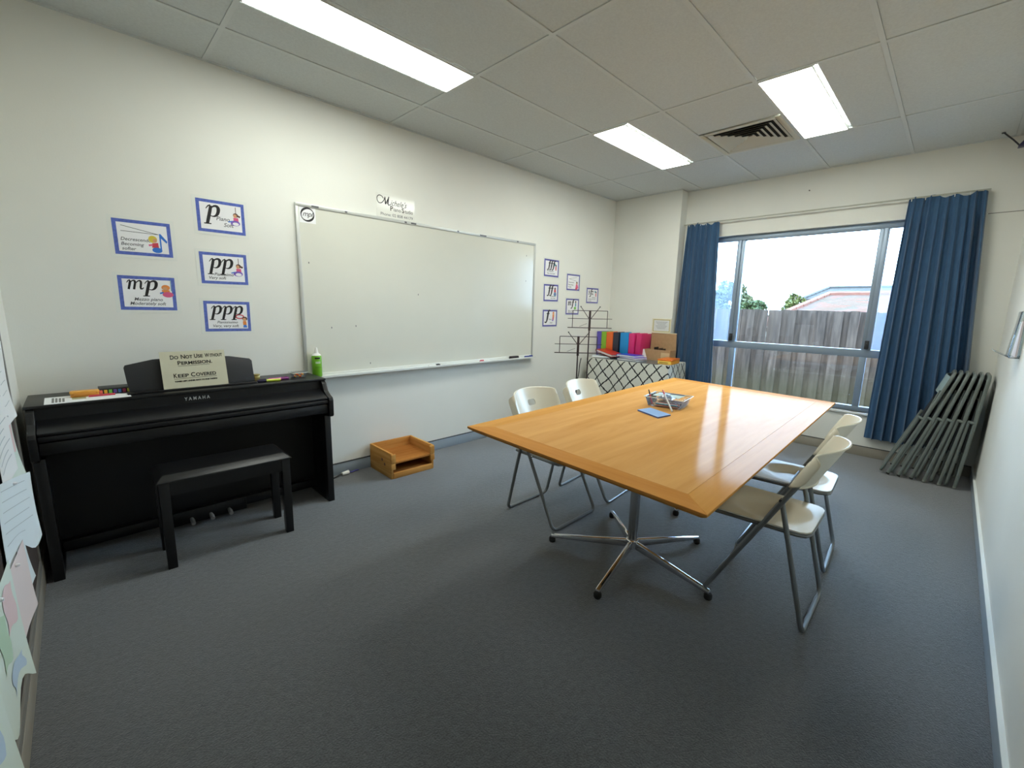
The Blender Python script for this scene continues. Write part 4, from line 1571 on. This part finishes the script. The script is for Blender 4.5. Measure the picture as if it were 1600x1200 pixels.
def make_chair(label, hole, loc, rz, group):
    t = thing('folding_chair', label, 'chair', loc, rz, group)
    rt = .0105
    # front frame: floor runner + two long tubes up into the back
    pts = fillet([(-.208, yl(.70)-.014, .70), (-.217, .205, rt), (.217, .205, rt), (.208, yl(.70)-.014, .70)], .045, 6)
    MB().tube(pts, rt, 10).build('front_frame', GREYT, t)
    pts = fillet([(-.2, -.075, .566), (-.2, -.21, rt), (.2, -.21, rt), (.2, -.075, .566)], .04, 6)
    MB().tube(pts, rt, 10).build('rear_frame', GREYT, t)
    for sx in (-1, 1):
        MB().tube([(sx*.192, -.074, .566), (sx*.218, -.074, .566)], .007, 10).build('pivot', CHAR, t)
    # seat
    so = [(a*(1.0+.08*(c+.19)/.4), c) for a, c in rrect(.368, .40, .05, 6, 0, .012)]

    def fs_(a, c):
        e = math.sqrt((a/.158)**2+((c-.005)/.178)**2)
        k = min(1, max(0, (1.0-e)/.5))
        k = k*k*(3-2*k)
        z = .443-.026*k
        if c > .15:
            z -= .010*((c-.15)/.06)**2
        return (a, c, z)
    n = 56
    v, f = ring_panel(dense(so, n), None, fs_, .006, 14)
    MB().add(v, f).build('seat', CREAM, t, smooth=50)
    so2 = dense(rrect(.362, .39, .045, 6, 0, .012), 40)
    MB().tube([(a*(1.0+.08*(c+.19)/.4), c, .426-(.010*((c-.15)/.06)**2 if c > .15 else 0)) for a, c in so2], .0085, 8, closed=True).build('seat_rail', GREYT, t)
    MB().tube([(-.213, yl(.426), .426), (.213, yl(.426), .426)], .006, 8).build('stretcher', GREYT, t)
    # backrest
    bo = rrect(.45, .165, .045, 6, 0, .709)

    def fb(a, c):
        q = min(1, abs(a)/.205)
        bow = .075*(1-q**2.2)
        z = c + .013*(1-q*q)*(c-.709)/.0825
        t_ = max(0, (abs(a)-.200)/.025)*pi/2
        x = math.copysign(.200+.026*sin(t_), a) if t_ > 0 else a
        return (x, yl(z)+.012-bow-.038*(1-cos(t_)), z)
    inner = dense(rrect(.074, .032, .0155, 6, 0, .712), 96) if hole else None
    v, f = ring_panel(dense(bo, 96), inner, fb, .005, 14)
    MB().add(v, f).build('backrest', CREAM, t, smooth=50)
    # rolled rim
    MB().tube([Vector(fb(*p))+Vector((0, -.002, 0)) for p in dense(bo, 96)], .0042, 6, closed=True).build('rim', CREAM, t)
    return t


GC = 'cream folding chairs at the meeting table'
make_chair('cream folding chair near left of the table, pale wall through its hand hole', True, (2.385, 2.03, 0), pi, GC)
make_chair('cream folding chair far left of the table, lattice cloth through its hand hole', True, (2.945, 2.045, 0), pi+R(5), GC)
make_chair('cream folding chair nearest us on the right of the table', False, (2.487, .772, 0), R(1), GC)
make_chair('cream folding chair behind the nearest one on the right of the table', False, (3.075, .808, 0), R(3), GC)

# stack of folded chairs leaning in the corner
GF = 'folded grey chairs leaning in the corner'
ords = ['outermost folded grey chair, farthest from the right wall, with pale teal back', 'second folded grey chair in from the outer end of the leaning row',
        'third folded grey chair in from the outer end of the leaning row', 'fourth folded grey chair, third from the right wall, in the leaning row',
        'fifth folded grey chair, second from the right wall, in the leaning row', 'innermost folded grey chair, leaning on the right wall']
foot = [.515, .445, .365, .285, .195, .105]
topy = [.222, .186, .150, .112, .076, .040]
for i in range(6):
    t = thing('folded_chair', ords[i], 'chair', (5.222, foot[i], 0), 0, GF)
    ang = math.atan2(topy[i]-foot[i], .93)
    ln = math.hypot(topy[i]-foot[i], .93)
    hw = .170
    Tm = Matrix.Rotation(-ang, 4, 'X')

    def q(x, y, z):
        return Tm @ Vector((x, y, z))
    rt = .0118
    MB().tube(fillet([q(-hw, 0, .012), q(-hw, 0, ln-.02), q(hw, 0, ln-.02), q(hw, 0, .012)], .06, 7), rt, 9).build('front_frame', DGREY, t)
    MB().tube(fillet([q(-hw+.002, .034, .56), q(-hw+.002, .052, .014), q(hw-.002, .052, .014), q(hw-.002, .034, .56)], .035, 6), rt*.9, 9).build('rear_frame', DGREY, t)
    for sx in (-1, 1):
        MB().tube([q(sx*hw, -.004, .545), q(sx*hw, .040, .55)], .012, 9).build('pivot', DGREY, t)
        MB().tube([q(sx*hw, .0, .022), q(sx*hw, 0, .0105)], .0125, 9).build('foot', RUBBER if i < 3 else mat('grey_cap', srgb(140, 146, 136), .5), t)
    MB().tube([q(-hw, .004, .50), q(-hw+.02, .018, .80)], .006, 6).build('fold_link', DGREY, t)
    MB().grid(lambda u, v: q((u-.5)*2*(hw-.015), .012+.006*sin(pi*u), .30+.42*v), 6, 4, thick=.010).build('seat', CHAR, t)
    MB().grid(lambda u, v: q((u-.5)*2*(hw-.008), .004+.03*sin(pi*u), ln-.20+.15*v), 8, 3, thick=.004).build('backrest', mat('pale_teal_plastic', srgb(150, 168, 168), .35) if i == 0 else CHAR, t)

# ------------------------------------------------------------------ things on the meeting table
np_ = thing('note_pad', 'light blue paper pad lying on the wooden table', 'notepad', (2.655, 1.488, TZp), 0)
q4 = [(2.639, 1.581), (2.751, 1.555), (2.675, 1.385), (2.558, 1.405)]
lo = [(x-2.655, y-1.488, 0) for x, y in reversed(q4)]
hi = [(x, y, .008) for x, y, z in lo]
MB().hexa(lo, hi).build('pages', mat('pad_blue_edge', srgb(86, 112, 176), .5), np_, smooth=0)
MB().hexa(hi, [(x, y, .009) for x, y, z in hi]).build('cover', mat('pad_blue', srgb(128, 168, 220), .4), np_, smooth=0)

pbx = thing('pencil_tub', 'clear plastic tub of pencils on the middle of the wooden table', 'tub', (2.93, 1.525, TZp), R(8))
open_box(MB(), .17, .20, .20, .235, .062, .0015, .008).build('tub', CLEARP, pbx, smooth=0)
MB().tube([(-.108, -.1255, .0635), (.108, -.1255, .0635), (.108, .1255, .0635), (-.108, .1255, .0635)], .0025, 6, closed=True).build('rim', RIMP, pbx)
rnd = random.Random(12)
cols_ = [('orange', (216, 130, 70)), ('red', (176, 60, 60)), ('dark green', (54, 90, 66)), ('brown', (130, 86, 60)), ('tan', (206, 160, 110)), ('navy', (44, 50, 90)),
         ('black', (36, 34, 36)), ('pink', (206, 130, 140)), ('yellow', (214, 186, 90)), ('grey', (150, 150, 150)), ('teal', (70, 130, 130)), ('white', (226, 226, 226))]


def pencil(name, label, loc, rot, col, ln=.16, r=.0045, cat='pencil', group=None):
    t = thing(name, label, cat, loc, 0, group)
    t.rotation_euler = rot
    MB().lathe([(r, 0), (r, ln-.022)], 6).build('shaft', mat('pencil_%d_%d_%d' % col, srgb(*col), .4), t, smooth=0)
    MB().lathe([(r, ln-.022), (.0016, ln-.004)], 6).build('wood_tip', mat('tip_wood', srgb(220, 180, 130), .6), t)
    MB().lathe([(.0016, ln-.004), (.0004, ln)], 6).build('lead', INK, t)
    return t


for k in range(20):
    nm, c = cols_[k % 12]
    row, i = divmod(k, 10)
    x = -.072+.0160*i
    Tm = pbx.matrix_basis
    p = Matrix.Translation((2.93, 1.525, TZp)) @ Matrix.Rotation(R(8), 4, 'Z') @ Vector((x, -.083+.004*(k % 3), .008+.0115*row))
    if k < 12:
        lab = nm+' pencil lying in the clear tub on the table'
        gp = 'pencils in the clear tub'
    else:
        lab = nm+' pencil in the upper layer in the clear tub on the table'
        gp = 'pencils in the clear tub'
    pencil('pencil', lab, p, (R(-90), 0, R(8+rnd.uniform(-3, 3))), c, ln=.158, group=gp)
nb = thing('folded_paper', 'pale printed paper with navy edge lying on top of the tub of pencils', 'paper', (2.955, 1.535, TZp+.0645), R(8))
MB().grid(lambda u, v: (-.07+.14*u, -.085+.17*v, .002*sin(6*u)), 8, 8, thick=.0012).build('sheet', mat('paper_mint', srgb(176, 196, 190), .5), nb)
MB().box(.052, .069, -.08, .08, .0022, .0035).build('navy_band', mat('band_navy', srgb(52, 60, 104), .5), nb, smooth=0)
MB().box(-.02, .045, .0, .07, .0022, .0030).build('print_block', MATS['pale_blue'], nb, smooth=0)
wr = thing('clear_wrapper', 'crumpled clear wrapper bulging over the near corner of the tub of pencils', 'wrapper', (2.845, 1.50, TZp+.065), R(8))
rw = random.Random(3)
jit = [[rw.uniform(-.006, .006) for _ in range(9)] for _ in range(9)]
MB().grid(lambda u, v: (-.045+.09*u, -.05+.10*v, .018*sin(pi*u)*sin(pi*v)+.002+jit[int(u*8)][int(v*8)]*sin(pi*u)*sin(pi*v)), 8, 8, thick=.0006).build('film', glass('film', tint=(.96, .96, .97, 1), haze=.35), wr, smooth=0)


def pen(label, p0, p1, body, tipc, tl=.25):
    t = thing('pen', label, 'pen', p0)
    d = Vector(p1)-Vector(p0)
    MB().tube([(0, 0, 0), d*(1-tl)], .0048, 8).build('barrel', body, t)
    MB().tube([d*(1-tl), d], [.0052, .003], 8).build('cap', tipc, t)
    return t


pen('white pen with red end standing against the near corner of the tub', (2.772, 1.422, TZp+.005), (2.825, 1.520, TZp+.118), WHITEP, C_['red'], .2)
pen('dark pen leaning out of the tub next to the white pen', (2.858, 1.60, TZp+.014), (2.795, 1.598, TZp+.112), C_['red'], CHAR, .3)

# ------------------------------------------------------------------ cloth covered table in the corner
LAT = lattice_mat()
ctx0, ctx1, cty0, cty1, ctz = 4.80, 5.345, 2.455, 3.505, .745
ct = thing('side_table', 'corner table under a white cloth printed with black diamond lattice', 'table', ((ctx0+ctx1)/2-.01, (cty0+cty1)/2, 0), R(4.5))
hw_, hd_ = (ctx1-ctx0)/2, (cty1-cty0)/2
MB().box(-hw_+.012, hw_-.012, -hd_+.012, hd_-.012, ctz-.03, ctz-.003).build('tabletop', mat('board_white', srgb(200, 200, 196), .5), ct, smooth=0)
for sx in (-1, 1):
    for sy in (-1, 1):
        x, y = sx*(hw_-.06), sy*(hd_-.06)
        MB().box(x-.02, x+.02, y-.02, y+.02, 0, ctz-.03).build('leg', GREYT, ct, bevel=.002)
cloth = MB()
cloth.fixn = False
per = dense(rrect(2*hw_, 2*hd_, .02, 4), 220)
nr = 14
vs = []
for k in range(nr+1):
    t_ = k/nr
    z = ctz - t_*.50
    for i, (a, c) in enumerate(per):
        s = i/220*2*pi
        wv = (.010*sin(9*s+.5)+.006*sin(17*s))*t_
        l = math.hypot(a, c)
        # outward direction of box side
        ox, oy = (a/abs(a) if abs(abs(a)-hw_) < .012 else 0), (c/abs(c) if abs(abs(c)-hd_) < .012 else 0)
        vs.append((a+ox*(wv+.012*t_), c+oy*(wv*.6+.012*t_), z))
n = len(per)
fs = [(k*n+i, k*n+(i+1) % n, (k+1)*n+(i+1) % n, (k+1)*n+i) for k in range(nr) for i in range(n)]
fs = [tuple(reversed(f)) for f in fs]
fs.append(tuple(range(n)))
cloth.add(vs, fs)
cl_o = cloth.build('tablecloth', LAT, smooth=40, loc=((ctx0+ctx1)/2-.01, (cty0+cty1)/2, 0))
cl_o.rotation_euler = (0, 0, R(4.5))
tag(cl_o, 'white cloth with black diamond lattice draped over the corner table', 'tablecloth')
CT = ctz+.001
DT = mat('desk_mat', srgb(96, 104, 108), .25, var=.2, vscale=12)
tag(MB().box(-.20, .20, -.40, .45, 0, .003).build('desk_mat', DT, loc=(5.02, 2.98, CT), smooth=0), 'dark glossy mat lying over the lattice cloth on the corner table', 'mat')
CT += .0035


def binder(label, y0, y1, col, x=5.10, tilt=0., h=.312, dark=False, rz=0.):
    w = y1-y0
    t = thing('binder', label, 'binder', (x+.135, (y0+y1)/2, CT), rz, 'binders standing on the corner table')
    t.rotation_euler = (tilt, 0, rz)
    m = mat('binder_%d_%d_%d' % col, srgb(*col), .3)
    MB().box(-.135, -.131, -w/2, w/2, 0, h).build('spine', m, t, bevel=.0015)
    for s in (-1, 1):
        MB().box(-.131, .128, s*w/2-(.0025 if s > 0 else 0), s*w/2+(.0025 if s < 0 else 0), 0, h).build('cover', m, t, bevel=.001)
    MB().box(-.125, .10, -w/2+.006, w/2-.006, .006, h-.012).build('pages', PAPER, t, smooth=0)
    if not dark:
        MB().lathe([(.010, 0), (.010, .0012), (.006, .0014)], 14, T=Matrix.Translation((-.135, 0, .05)) @ Matrix.Rotation(-pi/2, 4, 'Y')).build('finger_ring', mat('ring_metal', srgb(180, 180, 184), .3, metal=.8), t)
    return t


binder('purple ring binder standing at the wall end of the corner table', 3.512, 3.578, (96, 84, 178))
binder('lime green ring binder between the purple and the orange ones', 3.436, 3.508, (134, 180, 48))
binder('orange ring binder between the green and the black ones', 3.337, 3.432, (226, 104, 40))
binder('black ring binder between the orange and the blue ones', 3.252, 3.331, (44, 48, 62))
binder('bright blue ring binder between the black and the pink ones', 3.112, 3.228, (24, 140, 206))
binder('magenta pink ring binder right of the blue one', 3.030, 3.106, (214, 48, 116))
binder('second magenta pink binder leaning at the right end of the row', 2.952, 3.016, (206, 44, 104), tilt=R(3))
binder('slim grey blue binder beside the cardboard box', 2.915, 2.936, (120, 140, 160), x=5.30, h=.29, dark=True).scale = (.40, .7, 1)

# open cardboard box
KRAFT = mat('cardboard', srgb(176, 142, 104), .8, var=.06, vscale=30)
bx = thing('cardboard_box', 'open cardboard box with its lid standing up at the back of the corner table', 'box', (5.265, 2.765, CT))
for a, c, d, e in ((-.075, -.07, -.165, .165), (.07, .075, -.165, .165)):
    MB().box(a, c, d, e, 0, .13).build('side', KRAFT, bx, smooth=0)
for y in (-.165, .16):
    MB().box(-.07, .07, y, y+.005, 0, .13).build('side', KRAFT, bx, smooth=0)
MB().box(-.07, .07, -.16, .16, 0, .005).build('base', KRAFT, bx, smooth=0)
MB().hexa([(.07, -.165, .13), (.075, -.165, .13), (.075, .165, .13), (.07, .165, .13)], [(.063, -.16, .325), (.068, -.16, .325), (.068, .16, .325), (.063, .16, .325)]).build('lid', KRAFT, bx, smooth=0)
MB().box(.058, .071, -.162, .162, .322, .330).build('lid_edge', mat('lid_edge_cream', srgb(222, 212, 184), .6), bx, smooth=0)
MB().box(-.0765, -.075, -.155, -.05, .02, .10).build('label_patch', mat('kraft_pale', srgb(206, 180, 140), .7), bx, smooth=0)
rnd = random.Random(8)
for k in range(3):
    o = MB().box(-.05, .05, -.004, .004, 0, .135+.008*(k % 3)).build('notebook', mat('book_%d' % (k % 3), srgb(*((46, 44, 44), (90, 74, 60), (30, 30, 34))[k % 3]), .5), loc=(5.265, 2.72+.045*k, CT+.006), smooth=0)
    o.rotation_euler = (R(rnd.uniform(-4, 4)), 0, 0)
    tag(o, 'thin %s notebook standing inside the open cardboard box' % ('dark grey', 'brown', 'black')[k % 3], 'notebook', 'notebooks in the cardboard box')
en = MB().box(-.004, 0, -.045, .045, 0, .12).build('white_envelope', PAPER, loc=(5.045, 2.905, CT+.07), smooth=0)
en.location = (5.175, 2.93, CT+.001)
en.rotation_euler = (R(-22), R(4), 0)
tag(en, 'white envelope tilted against the left of the cardboard box', 'envelope')

# yellow and orange box
yo = thing('yellow_box', 'flat yellow and orange box at the window end of the corner table', 'box', (5.035, 2.545, CT), R(6))
MB().box(-.135, .135, -.085, .07, 0, .048).build('body', mat('box_orange', srgb(238, 158, 40), .35), yo, bevel=.002)
MB().box(-.139, -.135, -.08, .066, .004, .038).build('label_panel', mat('label_yellow', srgb(240, 206, 96), .4), yo, smooth=0)
MB().box(-.138, .138, -.088, .073, .040, .056).build('lid', mat('lid_orange', srgb(226, 116, 34), .35), yo, bevel=.002)
for k in range(4):
    MB().box(-.1402, -.139, -.05, .05, .010+.005*k, .012+.005*k).build('label_line', mat('label_brown', srgb(150, 110, 50), .5), yo, smooth=0)

# folders lying on the table


def folder(label, x, y, z, rz, w, d, h, col, tilt=(0, 0), group='folders lying on the corner table', papers=True):
    t = thing('folder', label, 'folder', (x, y, z), rz, group)
    t.rotation_euler = (tilt[0], tilt[1], rz)
    m = mat('folder_%d_%d_%d' % col, srgb(*col), .3)
    MB().box(-d/2, d/2, -w/2, w/2, 0, .002).build('bottom_cover', m, t, smooth=0)
    if papers:
        MB().box(-d/2+.004, d/2-.006, -w/2+.006, w/2-.006, .002, h-.002).build('pages', PAPER, t, smooth=0)
    MB().box(-d/2, d/2, -w/2, w/2, h-.002, h).build('top_cover', m, t, bevel=.0006)
    MB().box(-d/2, d/2, w/2-.002, w/2, .002, h-.002).build('spine', m, t, smooth=0)
    return t


folder('red folder tilted on a pile of papers left on the corner table', 4.975, 3.300, CT+.050, R(-12), .29, .20, .026, (190, 52, 44), tilt=(R(10), R(-1)))
folder('bright blue folder on top of the pile at the front of the corner table', 4.955, 2.985, CT+.0445, R(-8), .26, .20, .022, (36, 66, 200))
folder('violet folder under the bright blue one', 4.955, 2.95, CT+.0225, R(-14), .27, .20, .0215, (132, 96, 190))
folder('grey blue folder at the bottom of the blue pile', 4.96, 2.965, CT, R(-6), .29, .21, .022, (104, 122, 150))
for k, (x, y, rz, c) in enumerate(((4.96, 3.36, 5, PAPER), (4.97, 3.35, -8, PAPB))):
    o = MB().box(-.10, .10, -.13, .13, 0, .010).build('paper_stack', c, loc=(x, y, CT+.0105*k), smooth=0, bevel=.001)
    o.rotation_euler = (0, 0, R(rz))
    tag(o, ('lower' if k == 0 else 'upper')+' stack of loose papers under the red folder', 'paper')
rl_ = MB().grid(lambda u, v: (-.08+.16*u, -.06+.12*v, .012+.02*sin(pi*v)*sin(2.5*u+.4)), 8, 8, thick=.001)
tag(rl_.build('crumpled_paper', PAPER, loc=(4.98, 3.44, CT+.0215)), 'crumpled white paper at the wall end of the corner table', 'paper')
sp = tag(MB().box(-.012, .012, -.035, .035, 0, .045).build('sticky_notes', mat('salmon', srgb(214, 160, 140), .6), loc=(5.07, 3.14, CT), bevel=.002), 'small salmon pad standing against the blue binder', 'notepad')

# framed certificate on the pilaster
ce = thing('framed_certificate', 'small certificate in a gold and cream frame on the pilaster above the cardboard box', 'frame', (PX, 2.827, 1.163))
cw, chh = .122, .086
for a, c, d, e in ((-cw, cw, -chh, -chh+.012), (-cw, cw, chh-.012, chh), (-cw, -cw+.012, -chh+.012, chh-.012), (cw-.012, cw, -chh+.012, chh-.012)):
    MB().box(-.012, 0, a, c, d, e).build('frame_bar', mat('frame_cream', srgb(224, 218, 192), .4), ce, bevel=.002)
MB().box(-.006, 0, -cw+.012, cw-.012, -chh+.012, chh-.012).build('gold_mount', mat('mount_gold', srgb(190, 176, 110), .5), ce, smooth=0)
MB().box(-.0075, -.006, -cw+.022, cw-.022, -chh+.02, chh-.02).build('certificate', mat('cert_paper', srgb(214, 216, 214), .5), ce, smooth=0)
for k in range(6):
    w = .075-.012*(k % 3)
    MB().box(-.0082, -.0075, -w, w, .042-.016*k, .046-.016*k).build('text_line', mat('cert_ink', srgb(120, 126, 136), .6), ce, smooth=0)


# wire music stands
def music_stand(label, loc, zb, zt, rz, phase):
    t = thing('music_stand', label, 'music stand', loc, rz, 'folding wire music stands')
    m = mat('stand_metal', srgb(74, 64, 66), .4, metal=.6)
    # local: x across, y towards viewer is -y
    MB().tube([(0, 0, .16), (0, 0, zb+.04)], [.0085, .0065], 10).build('post', m, t)
    MB().lathe([(.015, 0), (.015, .035)], 10, (0, 0, .42)).build('collar', CHAR, t)
    MB().box(-.011, .011, -.012, .004, zb-.03, zt+.0).build('spine', m, t, bevel=.002)
    hh = zt-zb
    k = .22

    def d(x, z):
        return (x, -.008-(0)+k*(z-zb)*.0-.006, z)
    MB().tube([d(-.235, zb), d(.235, zb)], .0045, 8).build('ledge', m, t)
    MB().tube([d(-.235, zb+hh*.52), d(.235, zb+hh*.52)], .0030, 8).build('bar', m, t)
    MB().tube(fillet([d(-.185, zb), d(-.185, zt-.004), d(.185, zt-.004), d(.185, zb)], .004, 2), .0036, 8).build('desk_frame', m, t)
    for s in (-1, 1):
        MB().tube([d(0, zb+hh*.45), d(s*.10, zt+.035)], .0036, 8).build('page_arm', m, t)
        MB().tube([d(s*.10, zt+.032), d(s*.103, zt+.043)], .006, 8).build('arm_tip', CHAR, t)
    MB().tube([d(-.11, zb+.012), d(-.03, zb+.045)], .0016, 6).build('page_clip', m, t)
    for q in range(3):
        a = phase+2*pi*q/3
        MB().tube([(cos(a)*.008, sin(a)*.008, .40), (cos(a)*.26, sin(a)*.26, .008)], .006, 8).build('leg', m, t)
        MB().tube([(cos(a)*.008, sin(a)*.008, .17), (cos(a)*.15, sin(a)*.15, .185)], .004, 6).build('leg_brace', m, t)
        MB().tube([(cos(a)*.255, sin(a)*.255, .010), (cos(a)*.275, sin(a)*.275, .009)], .009, 8).build('foot', RUBBER, t)
    return t


music_stand('taller dark wire music stand by the corner table', (4.14, 3.03, 0), 1.148, 1.332, R(-45), .3)
music_stand('shorter dark wire music stand left of the taller one', (3.78, 2.90, 0), .912, 1.078, R(-45), 1.4)

# wall outlet and cords behind the chairs
ol = thing('power_outlet', 'white wall power outlet with plugged cords low behind the chairs', 'outlet', (4.55, WY, .335))
MB().box(-.058, .058, -.010, 0, -.036, .036).build('plate', WHITEP, ol, bevel=.003)
MB().box(.008, .045, -.045, -.010, -.02, .016).build('plug', mat('plug_grey', srgb(150, 146, 140), .5), ol, bevel=.005)
for pts in ([(4.575, WY-.047, .33), (4.60, WY-.07, .28), (4.64, WY-.05, .40), (4.69, WY-.045, .56), (4.70, WY-.04, .65), (4.72, WY-.045, .735)],
            [(4.56, WY-.030, .30), (4.55, WY-.03, .22), (4.49, WY-.04, .10), (4.40, WY-.06, .006)]):
    MB().tube(fillet([(a-4.55, b_-WY, c-.335) for a, b_, c in pts], .04, 5), .0055, 8).build('cord', CHAR, ol)

# clear wall holder on the right wall
ah = thing('leaflet_holder', 'clear acrylic leaflet holder on the right wall near the picture edge', 'holder', (0, 0, 0))
AC = glass('acrylic', tint=(.96, .98, .98, 1), haze=.06, ior=1.12)
hx0, hx1 = 3.93, 4.20
MB().box(hx0, hx1, .003, .007, 1.13, 1.42).build('back_plate', AC, ah, bevel=.001)
MB().hexa([(hx0, .038, 1.13), (hx1, .038, 1.13), (hx1, .042, 1.13), (hx0, .042, 1.13)], [(hx0, .020, 1.385), (hx1, .020, 1.385), (hx1, .024, 1.385), (hx0, .024, 1.385)]).build('front_plate', AC, ah, bevel=.001)
MB().box(hx0, hx1, .003, .042, 1.125, 1.130).build('base', AC, ah, smooth=0)
MB().hexa([(hx0, .04, 1.126), (hx1, .04, 1.126), (hx1, .102, 1.158), (hx0, .102, 1.158)], [(hx0, .04, 1.130), (hx1, .04, 1.130), (hx1, .102, 1.162), (hx0, .102, 1.162)]).build('lip', AC, ah, smooth=0)
rim = mat('acrylic_edge', srgb(232, 240, 238), .2)
MB().tube([(hx1, .040, 1.13), (hx1, .022, 1.385)], .0022, 6).tube([(hx1, .005, 1.13), (hx1, .005, 1.42), (hx0, .005, 1.42)], .0022, 6).tube([(hx1, .04, 1.128), (hx1, .102, 1.160), (hx0, .102, 1.160)], .0018, 6).build('bright_edge', rim, ah)
lf = MB().box(hx0+.02, hx1-.06, .012, .020, 1.131, 1.33).build('leaflets', mat('leaflet_mauve', srgb(232, 222, 226), .5), smooth=0)
tag(lf, 'mauve leaflets standing in the clear holder on the right wall', 'leaflet')

# dark navy device in the ceiling corner
sv = thing('corner_device', 'dark navy device on a thin black bracket high in the ceiling corner', 'device', (5.36, .105, HZ-.068))
MB().hexa([(-.05, -.05, -.05), (.05, -.05, -.05), (.05, .03, -.055), (-.05, .03, -.055)], [(-.05, -.05, .03), (.05, -.05, .03), (.05, -.03, .03), (-.05, -.03, .03)]).build('body', mat('navy_shell', srgb(40, 40, 84), .4), sv, bevel=.006)
MB().tube([(0, .02, -.045), (0, .06, .005), (0, .115, .066)], .005, 8).build('bracket', CHAR, sv)
MB().tube([(0, .115, .0655), (0, .115, .060)], .012, 10).build('bracket_foot', CHAR, sv)
